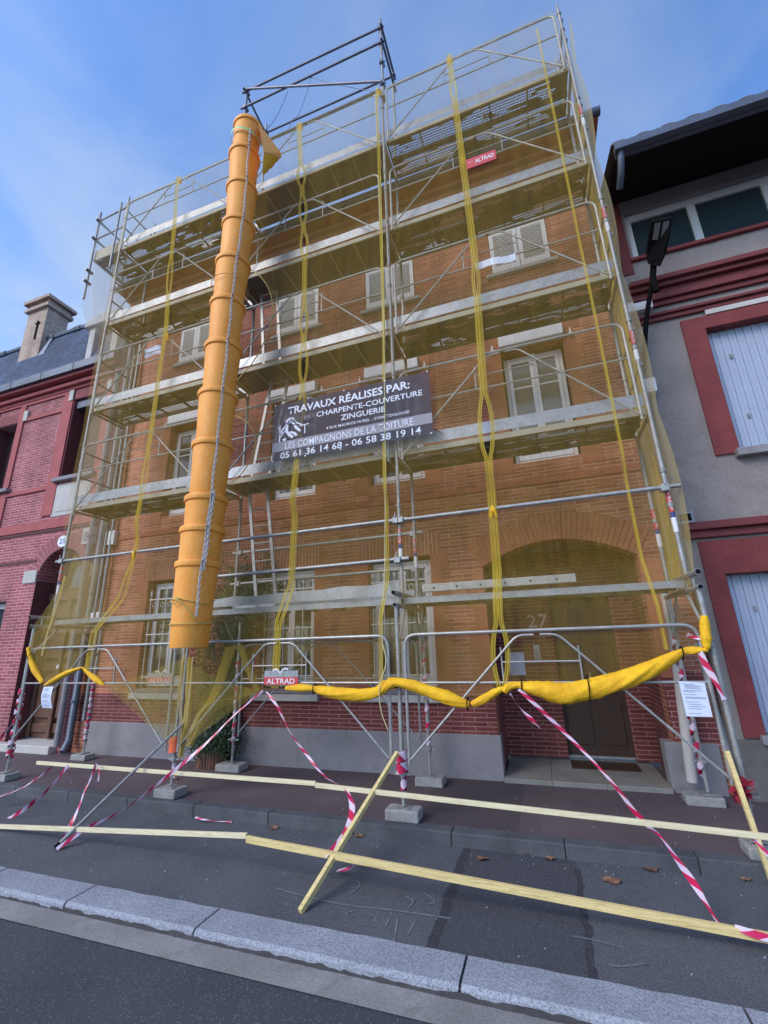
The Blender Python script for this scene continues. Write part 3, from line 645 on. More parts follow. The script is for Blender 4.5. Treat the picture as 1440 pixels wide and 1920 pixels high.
for k in range(9): mb.tube([(-15.5+k,RY,ridge+.02),(-15.25+k,RY,ridge+.02)], .09, 8)
mb.build('ridge_cap', Mt['zinc'], rf, smooth=True)
# chimney, measured at its front face
yc = 1.30; c0 = at(57,575,Y=yc); c1 = at(92,556,Y=yc); cb0 = at(30,655,Y=yc); cb1 = at(70,708,Y=yc)
x1 = -10.50; x0 = -11.30; ztop = 11.52; dpt = .58
ch = MB().box(x0,x1,yc,yc+dpt,8.5,ztop-.34).build('chimney', Mt['chimney'], rf)
mb = MB(); mb.box(x0-.08,x1+.08,yc-.08,yc+dpt+.08,ztop-.34,ztop-.24); mb.box(x0-.02,x1+.02,yc-.02,yc+dpt+.02,ztop-.24,ztop-.10); mb.box(x0-.12,x1+.12,yc-.12,yc+dpt+.12,ztop-.10,ztop); mb.build('chimney_cap', Mt['chimney'], ch)
mb = MB(); mb.box(x0+.50,x0+.54,yc-.03,yc-.002,ztop-1.35,ztop-.75); mb.box(x0+.44,x0+.60,yc-.03,yc-.002,ztop-.85,ztop-.81); mb.build('iron_anchor', Mt['black'], ch)
MB().prism([(x1+.02,YL-.02,8.9),(x1+.22,YL-.02,8.9),(x1+.22,RY,ridge+.05),(x1+.02,RY,ridge+.05)], (0,-.03,.03)).build('lead_flashing', mat('lead', (.17,.21,.29), .5, .3), ch)
# dormer behind the netting
dm = MB(); dm.box(-8.15,-7.95,1.0,1.9,8.4,9.5); dm.box(-7.35,-7.15,1.0,1.9,8.4,9.5); dm.box(-7.95,-7.35,1.15,1.9,8.4,9.5)
dm.prism([(-7.65-.62*math.cos(math.pi*i/12),.92,9.5+.30*math.sin(math.pi*i/12)) for i in range(13)], (0,.95,0)); dmo = dm.build('dormer', Mt['stone'], rf, bevel=.02)
MB().box(-7.9,-7.4,1.13,1.145,8.6,9.4).build('pane', Mt['glass'], dmo)
# number plate, wall plaques, meter boxes
t = thing('number_plate', (-7.93,YL,4.1), 'small oval enamel plate reading 25 above the neighbour arched door', 'house number')
c = at(118,1015,Y=YL-.03)
MB().prism([(c.x+.155*math.cos(a*.3927),YL-.04,c.z+.13*math.sin(a*.3927)) for a in range(16)], (0,.02,0)).build('plate', Mt['signwhite'], t)
text('number', '25', c.x-.085, c.x+.085, c.z-.05, .11, YL-.043, mat('enamel_blue', (.05,.12,.35), .4), t, .01)
def boxthing(name, px, py, y, w, h, dpt, m, label, cat, extra=None):
    c = at(px,py,Y=y); t = thing(name, (c.x,y,c.z-h/2), label, cat)
    MB().box(c.x-w/2,c.x+w/2,y-dpt,y,c.z-h/2,c.z+h/2).build('casing', m, t, bevel=.012)
    MB().box(c.x-w*.32,c.x+w*.32,y-dpt-.006,y-dpt,c.z-h*.3,c.z+h*.25).build('cover', extra or m, t, bevel=.003)
    return t
boxthing('vent_box', 172,1006,YL,.30,.36,.10,Mt['stone'],'cream louvred vent box on the neighbour wall under the netting','vent', Mt['greystone'])
boxthing('meter_box', 214,1010,Y0,.22,.30,.10,Mt['white'],'small white meter box right of the corner pipes','meter box')
boxthing('ventilation_outlet', 196,1157,Y0,.22,.16,.22,Mt['white'],'white round-ended outlet on the house wall above the first plank','vent')
boxthing('junction_box', 1197,580,1.2,.34,.17,.10,Mt['signwhite'],'white flat junction box on the red string course of the right house','electrical box')
boxthing('junction_box', 1216,728,1.16,.16,.22,.10,Mt['signwhite'],'small white box on the stucco below the street lamp arm','electrical box', Mt['white'])
boxthing('security_box', 1279,974,1.18,.22,.17,.12,Mt['galv_dark'],'dark grey box with lens just above the lower red cornice','security box', Mt['black'])

# ================================================================ right neighbour
YR = 1.20
rb = thing('stucco_house', (7,YR,0), 'grey stucco house with dark red cornices and blue shutters, right of the scaffold', 'house')
mb = MB(); wall(mb, 3.47, 14, 0, 8.9, YR, .35, [(4.30,5.75,4.02,5.92),(3.80,5.3,.62,2.46),(3.66,6.4,7.42,8.36),(7.5,9,4.0,5.9),(7,8.5,.6,2.5)])
mb.build('wall', Mt['rb_render'], rb)
MB().box(3.46,14,YR-.05,YR+.01,-.02,.60).build('base', Mt['rb_base'], rb, bevel=.01)
mb = MB(); wall(mb, 3.60, 6.4, .64, 2.88, YR-.03, .04, [(3.80,5.3,.62,2.46)]); mb.build('red_surround', Mt['rb_red'], rb)
mb = MB(); wall(mb, 4.03, 6.02, 4.02, 6.12, YR-.03, .04, [(4.30,5.75,4.0,5.92)]); mb.build('red_surround', Mt['rb_red'], rb)
for bb in ((4.303,4.309,YR-.02,YR+.16,4.04,5.915),(4.31,5.74,YR-.02,YR+.16,5.912,5.919),(3.803,3.809,YR-.02,YR+.16,.64,2.45),(3.81,5.29,YR-.02,YR+.16,2.452,2.458)): MB().box(*bb).build('reveal', Mt['rb_red'], rb)
mb = MB()
for z0,z1,pr in ((6.20,6.27,.05),(6.27,6.32,.09),(6.45,6.53,.05),(6.53,6.61,.10),(6.61,6.72,.06),(6.72,6.79,.13),(6.79,6.87,.19),(2.92,3.02,.06),(3.02,3.12,.12)): mb.box(3.47,14,YR-pr,YR+.01,z0,z1)
mb.build('cornice', Mt['rb_cornice'], rb, bevel=.012)
MB().box(4.35,5.1,YR-.045,YR-.02,6.125,6.20).build('chipped_stone', Mt['stone'], rb)
mb = MB(); mb.box(3.60,6.5,YR-.06,YR+.2,7.36,7.42); mb.build('sill', Mt['rb_red'], rb, bevel=.01)
mb = MB(); mb.box(3.47,3.62,YR-.02,YR+.01,7.15,8.9); mb.build('corner_post', Mt['rb_cornice'], rb)
w1 = MB(); y = YR+.08
for a,b in ((3.66,3.76),(4.55,4.66),(5.52,5.64),(6.30,6.40)): w1.box(a,b,y,y+.08,7.42,8.36)
w1.box(3.76,6.30,y+.003,y+.077,8.24,8.36); w1.box(3.76,6.30,y+.003,y+.077,7.42,7.47)
w1o = w1.build('window', Mt['white'], rb, bevel=.008)
for a,b in ((3.76,4.55),(4.66,5.52),(5.64,6.30)): MB().box(a,b,y+.04,y+.05,7.47,8.24).build('pane', Mt['glass_teal'], w1o)
for (a,b,z0,z1) in ((4.31,5.74,4.05,5.91),(3.81,5.29,.66,2.45)):
    s = MB(); x = a; k = 0
    while x < b-.02: s.box(x+.002,x+.046,YR+.12+(.006 if k%2 else 0),YR+.16,z0,z1); x += .048; k += 1
    so_ = s.build('shutter', Mt['blueshutter'], rb); MB().box(a,b,YR+.161,YR+.18,z0,z1).build('shutter_back', Mt['blueshutter'], so_)
    for xx in (a+.25,a+.80,b-.2):
        for zz in (z0+(z1-z0)*.25, z0+(z1-z0)*.75): MB().box(xx-.012,xx+.012,YR+.10,YR+.125,zz,zz+.06).build('hinge', Mt['galv_dark'], so_)
mb = MB(); mb.box(4.24,6.0,YR-.12,YR+.15,3.93,4.035); mb.build('window_sill', Mt['greystone'], rb, bevel=.01)
mb = MB(); mb.box(3.74,5.4,YR-.10,YR+.12,.56,.655); mb.build('window_sill', Mt['greystone'], rb, bevel=.01)
# deep dark eaves
e0 = at(1131,300,Y=.15); ze = e0.z
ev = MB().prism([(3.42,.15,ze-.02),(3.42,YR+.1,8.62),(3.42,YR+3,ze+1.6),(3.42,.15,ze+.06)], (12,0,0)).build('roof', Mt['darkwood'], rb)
MB().box(3.40,15.4,.10,.16,ze-.07,ze+.07).build('fascia', Mt['zinc'], ev)
mb = MB(); mb.box(3.38,15.4,.0,.098,ze-.06,ze+.055)
for k in range(10): mb.box(3.9+k*1.1,3.925+k*1.1,-.004,.05,ze-.064,ze+.06)
mb.build('gutter', Mt['zinc'], ev)
mb = MB(); mb.tube(catmull([(3.46,.08,ze-.04),(3.45,.12,ze-.16),(3.44,.22,ze-.30),(3.43,.36,ze-.38)],5), .045, 10); mb.build('gutter_outlet', Mt['zinc'], ev, smooth=True)
mb = MB()
for k in range(40): mb.prism([(3.45+k*.30+.11*math.cos(math.pi*i/6),.02,ze+.055+.05*math.sin(math.pi*i/6)) for i in range(7)], (0,1.6,.45))
mb.build('roof_tile_row', Mt['tile'], ev)
mb = MB(); x = 3.6
while x < 15: mb.box(x,x+.012,.17,YR,ze-.05,ze-.03); x += .14
# ================================================================ street lamp on the right house
t = thing('street_lamp', (3.45,YR,5.1), 'black wall-mounted street lamp with flat twin-panel head, before the upper right window', 'street lamp')
a0 = at(1207,700,Y=1.12); a1 = at(1212,600,Y=1.0); a2 = at(1224,520,Y=.85); a3 = at(1226,490,Y=.80); a4 = at(1228,470,Y=.74)
MB().tube(catmull([a0,a1,a2,a3,a4], 5), .033, 10).build('arm', Mt['black'], t, smooth=True)
MB().tube([a2+Vector((0,0,-.25)),a2,a3], .042, 10).build('sleeve', Mt['black'], t, smooth=True)
text('sleeve_lettering', 'LED-0257', 0,1,0,1,0, Mt['galv_dark'], t) if False else None
# head: a flat slab pointing out over the street and up
H = [at(1216,496,Y=.74), at(1213,474,Y=.70), at(1222,416,Y=.35), at(1262,408,Y=.35), at(1250,474,Y=.70), at(1238,500,Y=.74)]
MB().prism(H, (0,.03,.06)).build('head', Mt['black'], t, bevel=.006)
def lq(u, v): # point on underside
    A = H[1].lerp(H[2], v); B = H[4].lerp(H[3], v); return A.lerp(B, u)+Vector((0,-.004,-.006))
for u0 in (.16,.56): MB().prism([lq(u0,.42), lq(u0,.94), lq(u0+.28,.94), lq(u0+.28,.42)], (0,.004,.005)).build('led_panel', mat('led_lens', (.20,.19,.20), .3), t)
MB().tube([at(1223,492,Y=.74), at(1223,474,Y=.69)], .03, 10).build('joint', Mt['black'], t, smooth=True)

# ================================================================ scaffold
W = 3.07; DZ = 2.23; PX = [-2*W, -W, 0, W]; YI = .73; YB = .92; YF = -.27
sc = thing('scaffolding', (-1.5,0,0), 'galvanised five-level facade scaffold standing on concrete blocks before the orange brick house', 'scaffold')
TR = .0242
for i, x in enumerate(PX):
    for y in (0, YI):
        s = MB().tube([(x,y,DZ+.12),(x,y,11.62)], TR, 10).build('standard', Mt['galv'], sc, smooth=True)
        c = MB()
        for k in range(5):
            for dz in (.85,1.25): c.tube([(x,y,DZ+2*k+dz),(x,y,DZ+2*k+dz+.05)], .034, 10)
        c.tube([(x,y,11.60),(x,y,11.75)], .018, 8); c.build('coupler', Mt['galv_dark'], s, smooth=True)
    # street level: wide base frame
    for y in (YF, YB):
        s = MB().tube([(x,y,.42),(x,y,DZ-.02)], TR*1.05, 10).build('base_post', Mt['galv'], sc, smooth=True)
        c = MB(); c.tube([(x,y,.12),(x,y,.60)], .018, 8); c.tube([(x,y,.40),(x,y,.44)], .04, 8); c.bar((x-.09,y,.42),(x+.09,y,.42),.02,.02); c.box(x-.075,x+.075,y-.075,y+.075,.102,.112); c.build('screw_jack', Mt['galv'], s)
    mb = MB(); mb.tube([(x,YF-.10,DZ+.10),(x,YB+.05,DZ+.10)], .030, 10); mb.tube([(x,YF-.07,DZ-.04),(x,YB+.05,DZ-.04)], .027, 10)
    mb.tube([(x,YF-.02,DZ-.55),(x,YF+.40,DZ-.05)], .016, 8); mb.tube([(x,YB,DZ-.55),(x,YB-.40,DZ-.05)], .016, 8)
    for q in range(5): mb.tube([(x,YF+.1+q*.24,DZ+.1),(x,YF+.1+q*.24,DZ-.04)], .012, 6)
    mb.build('base_beam', Mt['galv'], sc, smooth=True)
    MB().tube([(x,YF-.106,DZ+.10),(x,YF-.098,DZ+.10)], .024, 12).build('tube_mouth', Mt['black'], sc); MB().tube([(x,YF-.076,DZ-.04),(x,YF-.068,DZ-.04)], .021, 12).build('tube_mouth', Mt['black'], sc)
    for k in range(1,5):
        z = DZ+2*k; mb = MB(); mb.tube([(x,0,z-.02),(x,YI,z-.02)], .022, 8); mb.tube([(x,.06,z-.03),(x,0,z-.30)], .012, 6); mb.tube([(x,YI-.06,z-.03),(x,YI,z-.30)], .012, 6)
        mb.build('transom', Mt['galv_dark'], sc, smooth=True)
        if i in (0,3):
            mb = MB(); sx = -.03 if i == 0 else .03
            mb.tube([(x+sx,0,z+1.15),(x+sx,YI,z+1.15)], .017, 8); mb.tube([(x+sx,0,z+.65),(x+sx,YI,z+.65)], .017, 8); mb.build('end_guardrail', Mt['galv_dark'], sc, smooth=True)
# decks
for b in range(3):
    x0, x1 = PX[b]+.03, PX[b+1]-.03
    for k in range(5):
        z = DZ+2*k
        if b == 1:
            d = MB().box(x0,x1,.05,.70,z+.045,z+.062).build('deck', Mt['ply'], sc)
            mb = MB()
            for q in range(7): mb.box(x0+.1+q*.46,x0+.13+q*.46,.07,.68,z+.005,z+.043)
            mb.build('cross_rib', Mt['deckside'], d)
        else:
            for y0 in ((.05,.385) if k or b == 2 else (.20,)):
                d = MB().box(x0,x1,y0,y0+.315,z+.052,z+.055).build('deck', Mt['perf'], sc)
                mb = MB(); mb.box(x0,x1,y0,y0+.028,z-.005,z+.05); mb.box(x0,x1,y0+.287,y0+.315,z-.005,z+.05)
                for q in range(6): mb.box(x0+q*.595,x0+q*.595+.02,y0+.03,y0+.285,z+.01,z+.05)
                mb.build('deck_edge', Mt['ply'], d)
        MB().box(x0,x1,.022,.046,z-.008,z+.068).build('deck_edge', Mt['toe' if k == 0 else 'deckside'], d)
        if k == 0 and b == 0: continue
        if k == 0 and b == 2: continue
        def tb(u, v, b=b, k=k, x0=x0, x1=x1, z=z):
            x = x0+(x1-x0)*u; zz = z+.10+.165*v
            y = .012 + .004*noise.noise((x*3,zz*4,k))
            if k == 0: y -= .03+.05*noise.noise((x*2.2,3,1)); zz += v*.02*noise.noise((x*3,0,5))-v*.05*(1-u)
            return (x,y,zz)
        mb = MB(); mb.grid(tb, 30, 3); mb.grid(lambda u,v: (x0+(x1-x0)*u, .012+.03*v, tb(u,1)[2]), 30, 1)
        mb.build('toe_board', Mt['toe'], sc, smooth=True)
        mb = MB(); mb.box(x0,x1,YI-.03,YI-.005,z+.10,z+.24); mb.build('toe_board', Mt['toe'], sc)
# end extension, top left
z = DZ+8
mb = MB(); mb.box(-6.95,-6.17,.02,.05,z-.01,z+.26); mb.box(-6.97,-6.94,.02,.75,z-.01,z+.06); ex = mb.build('end_platform', Mt['deckside'], sc)
MB().box(-6.94,-6.17,.05,.75,z+.05,z+.055).build('deck', Mt['perf'], ex)
mb = MB()
mb.tube([(-6.97,-.02,9.15),(-6.97,-.02,11.62)], TR, 8); mb.tube([(-6.97,-.02,11.35),(-6.14,-.02,11.42)], .02, 8); mb.tube([(-6.97,-.02,10.8),(-6.14,-.02,10.85)], .018, 8)
mb.tube([(-6.97,-.06,11.35),(-6.97,.80,11.35)], .022, 8); mb.tube([(-6.97,-.12,10.8),(-6.97,.80,10.8)], .022, 8); mb.tube([(-6.32,-.03,9.75),(-6.32,-.03,11.62)], TR, 8); mb.tube([(-6.97,.75,10.2),(-6.97,.75,11.4)], TR, 8)
for zz in (9.6,9.9,10.8,11.35): mb.tube([(-6.97,-.10,zz),(-6.97,.06,zz)], .035, 8)
mb.build('extension_frame', Mt['galv_dark'], sc, smooth=True)
# guardrail frames
def guard(x0, x1, zt, y, m='galv', trap=True):
    xl, xr = x0+.10, x1-.10; zb = zt-1.33; xc = (xl+xr)/2; r = .0175
    mb = MB(); mb.tube(rounded([(xl,y,zb),(xl,y,zt),(xr,y,zt),(xr,y,zb)], .14), r, 8)
    g = mb.build('guardrail_frame', Mt[m], sc, smooth=True)
    MB().tube([(xl,y,zt-.51),(xr,y,zt-.51)], .012, 8).build('mid_rail', Mt[m], g, smooth=True)
    mb = MB(); mb.tube(rounded([(xl+.02,y-.018,zb+.06),(xc-.20,y-.018,zt-.045),(xc-.03,y-.018,zt-.045)], .08), .012, 8)
    mb.tube(rounded([(xr-.02,y-.018,zb+.06),(xc+.20,y-.018,zt-.045),(xc+.03,y-.018,zt-.045)], .08), .012, 8); mb.build('brace', Mt[m], g, smooth=True)
    if trap:
        mb = MB(); mb.tube([(xc-.38,y,zt-.16),(xc-.38,y,zt-.51)], .009, 6); mb.tube([(xc+.38,y,zt-.16),(xc+.38,y,zt-.51)], .009, 6); mb.tube([(xc-.38,y,zt-.31),(xc+.38,y,zt-.31)], .009, 6); mb.build('label_holder', Mt[m], g, smooth=True)
    return g
for b in range(3):
    for k in range(1,5): guard(PX[b], PX[b+1], DZ+2*k+1.23, -.055)
    guard(PX[b], PX[b+1], 1.845, YF-.055)
    guard(PX[b], PX[b+1], 1.80, YB-.02, 'galv_dark', False) if b == 1 else None
    # straight tubes with couplers above the first deck
    for y in (-.04, YI+.03):
        for zz in ((3.29,2.77) if b == 1 else ((3.29,) if y < 0 else ())):
            t_ = MB().tube([(PX[b]-.12,y,zz),(PX[b+1]+.12,y,zz+.01)], TR, 10).build('ledger', Mt['galv'], sc, smooth=True)
            mb = MB()
            for x in (PX[b]+.03, PX[b+1]-.03): mb.box(x-.04,x+.04,y-.045,y+.05,zz-.04,zz+.04); mb.tube([(x,y-.05,zz+.03),(x,y-.05,zz+.10)], .01, 6)
            mb.build('coupler', Mt['galv'], t_, bevel=.01)
    for k in range(1,5):
        mb = MB(); y = YI+.02; z = DZ+2*k; mb.tube([(PX[b],y,z+.52),(PX[b+1],y,z+.52)], .013, 8)
        mb.tube([(PX[b]+.2,y,z+.20),(PX[b]+.35,y,z+.34),(PX[b+1]-.2,y,z+.34)], .012, 8) if k < 4 else None
        mb.build('inner_rail', Mt['galv'], sc, smooth=True)
# aluminium beam resting on the first right deck, stickers
t = thing('aluminium_beam', (1.2,.0,2.36), 'grey aluminium beam with bolt holes lying on the first deck before the arch', 'beam')
b0 = at(792,1103,Y=-.02); b1 = at(1080,1086,Y=-.02)
MB().box(b0.x,b1.x,-.04,.02,2.345,2.44).build('beam', Mt['galv'], t, bevel=.006)
mb = MB()
for q in range(7): mb.tube([(b0.x+.15+q*.28,-.045,2.39),(b0.x+.15+q*.28,-.041,2.39)], .012, 8)
mb.build('bolt_hole', Mt['black'], t)
def sticker(x, y, z0, h, parent=sc):
    s = MB().tube([(x,y,z0),(x,y,z0+h)], TR+.002, 12).build('sticker', Mt['red'], parent)
    MB().tube([(x,y,z0-.06),(x,y,z0)], TR+.0025, 12).build('blue_band', Mt['blueband'], s); MB().tube([(x,y,z0-.22),(x,y,z0-.06)], TR+.002, 12).build('white_band', Mt['signwhite'], s)
    o = text('sticker_lettering', 'ALTRAD', 0, h*.86, 0, .026, 0, Mt['signwhite'], None)
    for v in o.data.vertices: a, b_ = v.co.x, v.co.z; v.co = (x+.013-b_, y-TR-.004, z0+h*.07+a)
    adopt(o, s)
sticker(W, 0, 3.02, .30); sticker(0, 0, 2.98, .20); sticker(0, YI, 3.0, .2); sticker(W, 0, 5.15, .20); sticker(W, 0, 7.15, .18); sticker(-2*W, 0, 2.95, .25); sticker(W, YI, 3.0, .25); sticker(W,0,9.15,.18)
# raised hoist frame on top of the middle bay
mb_ = MB()
tw = MB().tube([(-W,-.0,11.4),(-W,0,13.55)], TR, 10).build('hoist_post', Mt['tube_blue'], sc, smooth=True)
MB().tube([(.03,0,11.4),(.03,0,13.62)], TR, 10).build('hoist_post', Mt['galv_dark'], sc, smooth=True)
MB().tube([(-W,YI,11.4),(-W,YI,13.5)], TR, 10).build('hoist_post', Mt['galv_dark'], sc, smooth=True)
MB().tube([(.03,YI,11.3),(.03,YI,13.4)], TR, 10).build('hoist_post', Mt['galv_dark'], sc, smooth=True)
for a, b_ in (((-W-.1,-.03,13.38),(.1,-.03,13.30)), ((-W-.1,-.03,12.88),(.1,-.03,12.86)), ((-W,-.06,13.40),(.03,-.06,11.70)), ((-W-.1,YI,13.22),(.1,YI,13.20)), ((-W-.03,-.1,13.40),(-W-.03,YI+.1,13.25)), ((.06,-.1,13.30),(.06,YI+.1,13.25)), ((.06,-.1,12.86),(.06,YI+.1,12.86)), ((-W,-.08,11.46),(0.0,-.08,11.46))):
    MB().tube([a, b_], TR, 8).build('hoist_rail', Mt['tube_blue'], sc, smooth=True)
mb = MB()
for p in ((-W,0,13.38),(-W,0,12.88),(.03,0,13.3),(.03,0,12.86),(.03,0,12.3),(.03,0,11.7),(-W,YI,13.22),(.03,YI,13.2),(.03,0,11.35)): mb.tube([(p[0],p[1]-.06,p[2]),(p[0],p[1]+.06,p[2])], .045, 8); mb.tube([(p[0]-.06,p[1],p[2]+.03),(p[0]+.06,p[1],p[2]+.03)], .012, 6)
mb.build('swivel_coupler', Mt['tube_blue'], sc)
# concrete blocks under the jacks
spots = [(-2*W,YF,.30,.22,'under the outer left corner post of the scaffold'),(-W,YF,.33,.24,'under the outer post below the orange chute'),(0,YF,.36,.20,'under the outer middle post, at the kerb'),
 (-2*W,YB,.34,.20,'under the inner left post near the dark downpipe'),(-W,YB,.42,.24,'under the inner post right of the planter'),(0,YB,.36,.24,'under the inner middle post against the grey plinth'),(W-.06,YB,.36,.20,'under the inner right post beside the porch')]
for i, (x,y,w,dd,l) in enumerate(spots):
    mb = MB(); h = .095+.006*(i%3); mb.box(x-w/2,x+w/2,y-dd/2,y+dd/2,0,h)
    o = mb.build('concrete_block', Mt['concrete'], None, bevel=.014); tag(o, 'concrete block '+l, 'concrete block', 'blocks under the scaffold feet')
MB0 = MB().box(at(1395,1575,Z=0).x-.1,at(1395,1575,Z=0).x+.6,-.42,-.20,.0,.09)
tag(MB0.build('concrete_block', Mt['concrete'], None, bevel=.014), 'concrete block at the kerb, cut by the right picture edge', 'concrete block', 'blocks under the scaffold feet')
# ladders
def ladder(p0, p1, w, label, n):
    t = thing('ladder', p0, label, 'ladder', 'access ladders in the middle bay'); p0 = Vector(p0); p1 = Vector(p1)
    for s in (-w/2, w/2): MB().bar(p0+Vector((s,0,0)), p1+Vector((s,0,0)), .05, .025).build('rail', Mt['galv'], t)
    mb = MB()
    for k in range(n):
        p = p0.lerp(p1, (k+.5)/n); mb.tube([p-Vector((w/2,0,0)), p+Vector((w/2,0,0))], .013, 6)
    mb.build('rungs', Mt['galv'], t)
ladder((-2.20,.35,DZ+.08),(-2.55,.45,DZ+2.1),.34,'aluminium ladder between the first and second decks beside the chute',7)
ladder((-2.30,.35,DZ+4.08),(-2.55,.45,DZ+6.1),.34,'aluminium ladder between the third and fourth decks beside the chute',7)
ladder((-2.45,.35,DZ+2.08),(-2.2,.45,DZ+4.1),.34,'aluminium ladder between the second and third decks beside the chute',7)

# ================================================================ netting
ZB = [(-6.14,1.86),(-5.95,1.55),(-5.56,1.32),(-4.87,1.53),(-4.4,1.31),(-4.0,1.16),(-3.10,.62),(-2.6,.95),(-1.7,1.28),(-.97,1.26),(-.07,1.34),(.35,1.28),(.80,1.14),(1.13,1.30),(2.0,1.30),(2.57,1.50),(3.07,1.64)]
def net_y(x, z):
    if z > 3.75: y = -.078
    elif z > 3.5: y = -.078*(z-3.5)/.25
    elif z > 2.55: y = .0
    elif z > 2.05: y = YF*(2.55-z)/.5
    else: y = YF
    y = y - .022
    if z < 1.0: y += .02
    return y - abs(.035*noise.noise((x*1.3,0,z*.5)) + .03*noise.noise((x*5,3,z*.5)))*(1 if z > 3.6 else .5)
def seam_x(tbl, z): return lerp1(tbl, z)
S1 = [(1.3,-4.78),(2.1,-4.72),(3.2,-4.45),(4.24,-4.37),(7.5,-4.33),(11.3,-4.55)]
S3 = [(1.3,-1.57),(2.1,-1.56),(3.7,-1.52),(5.4,-1.40),(8,-1.43),(11.3,-1.64)]
S4 = [(1.3,-.17),(3.1,-.13),(6.4,-.05),(11.3,-.02)]
S5 = [(1.3,1.13),(1.8,1.16),(4.1,1.23),(7.1,1.33),(11.3,1.28)]
G1 = [(8.7,.10,.45),(4.55,.09,.35),(2.6,.10,.5),(1.9,.06,.25)]
G3 = [(10.0,.16,.25),(9.15,.13,.30),(8.35,.12,.25),(6.75,.13,.22),(5.95,.14,.30),(5.15,.10,.3),(2.3,.05,.3)]
G5 = [(10.55,.05,.2),(4.35,.17,.42),(1.62,.16,.30),(6.6,.04,.2)]
def gap(G, z): return .004 + sum(.62*g*max(0,1-((z-c)/w)**2)**.8 for c, g, w in G)
ZT = 11.44
def sheet(label, xl, xr, mkey='net', nu=26, nv=130, hems=(), name='debris_net'):
    t = thing(name, (xl(2),-.3,1.3), label, 'debris net', 'yellow debris netting on the scaffold')
    def fn(u, v):
        # v from top (0) to bottom (1)
        za = ZT - (ZT-1.0)*v; x = xl(za)+(xr(za)-xl(za))*u; zb = lerp1(ZB, x); z = ZT-(ZT-zb)*v
        x = xl(z)+(xr(z)-xl(z))*u; return (x, net_y(x,z), z + (.02*noise.noise((x*3,1,9)) if v == 0 else 0))
    MB().grid(fn, nu, nv).build('mesh', Mt[mkey], t, smooth='full')
    for side, f in hems:
        def hn(u, v, w0=-1, w=.07):
            zb = lerp1(ZB, f(1.6)); z = ZT-(ZT-zb)*v; x = f(z) + (w*u if side == 'l' else -w*u); return (x, net_y(x,z)-.04, z)
        MB().grid(lambda u,v: hn(u,v,w=.052), 2, 150).build('hem', Mt['seam'], t, smooth='full')
        MB().grid(lambda u,v: (hn(u,v,w=.008)[0], hn(u,v,w=.008)[1]-.006, hn(u,v)[2]), 1, 150).build('hem_edge', Mt['seamcore'], t, smooth='full')
        MB().grid(lambda u,v: (hn(u,v,w=.008)[0]+(.027 if side == 'l' else -.027), hn(u,v)[1]-.006, hn(u,v)[2]), 1, 150).build('eyelet_tape', Mt['seamcore'], t, smooth='full')
    return t
c = lambda v: (lambda z: v)
sheet('debris net over the left bay, from the corner post to the first laced seam', c(-6.12), lambda z: seam_x(S1,z)-gap(G1,z)/2, hems=[('r', lambda z: seam_x(S1,z)-gap(G1,z)/2)])
sheet('debris net between the first laced seam and the orange chute', lambda z: seam_x(S1,z)+gap(G1,z)/2, c(-2.98), hems=[('l', lambda z: seam_x(S1,z)+gap(G1,z)/2)])
hole = lambda z: -2.86 + .82*max(0,1-((z-7.15)/1.25)**2)**.7 + .66*max(0,1-((z-4.75)/.65)**2)**.7
t = sheet('debris net right of the chute with two open gaps along its left edge', hole, lambda z: seam_x(S3,z)-gap(G3,z)/2, hems=[('r', lambda z: seam_x(S3,z)-gap(G3,z)/2)])
MB().tube([(hole(z/20),net_y(hole(z/20),z/20)-.02,z/20) for z in range(76,172,2)], .009, 6).build('edge_cord', Mt['rope'], t)
sheet('debris net behind the company banner, up to the middle scaffold post', lambda z: seam_x(S3,z)+gap(G3,z)/2, lambda z: seam_x(S4,z), hems=[('l', lambda z: seam_x(S3,z)+gap(G3,z)/2), ('r', lambda z: seam_x(S4,z))])
sheet('debris net between the middle post and the seam with the long open slit', lambda z: seam_x(S4,z)+.003, lambda z: seam_x(S5,z)-gap(G5,z)/2, hems=[('r', lambda z: seam_x(S5,z)-gap(G5,z)/2)])
t = sheet('widest debris net, over the porch arch up to the right corner post', lambda z: seam_x(S5,z)+gap(G5,z)/2, c(3.05), nu=30, hems=[('l', lambda z: seam_x(S5,z)+gap(G5,z)/2)])
MB().grid(lambda u,v: (2.665+.04*u, net_y(2.66,ZT-(ZT-1.62)*v)-.03, ZT-.3-(ZT-1.92)*v), 1, 120).build('eyelet_strip', Mt['seam'], t, smooth='full')
MB().grid(lambda u,v: (2.682+.008*u, net_y(2.66,ZT-(ZT-1.62)*v)-.036, ZT-.3-(ZT-1.92)*v), 1, 120).build('eyelet_tape', Mt['seamcore'], t, smooth='full')
# gathered knots where seams are tied to the rails
for (sx, zz) in [(S1,11.40),(S3,11.42),(S5,11.43),(S4,11.40),(S1,3.30),(S1,7.4),(S5,9.05),(S5,3.3)]:
    x = seam_x(sx,zz); mb = MB()
    for q in range(7):
        a = random.uniform(-.07,.07); mb.tube([(x,-.09,zz+.02),(x+a*.4,-.10,zz-.05),(x+a*.7,-.08,zz-.13)], [.008,.014,.004], 6)
    tag(mb.build('net_knot', Mt['roll'], None), 'bunched yellow netting tied at the rail, %s' % {(11.40):'top rail above the %s'%('left bay' if sx is S1 else 'middle post'),11.42:'top rail right of the chute',11.43:'top rail above the right bay',3.30:'first tube rail of the left bay',7.4:'left bay third-level rail',9.05:'beside the upper red scaffold sign',3.3:'first tube rail'}[zz] if not (sx is S5 and zz == 3.3) else 'bunched yellow netting tied at the tube rail above the porch arch', 'net knot', 'knots of the netting')
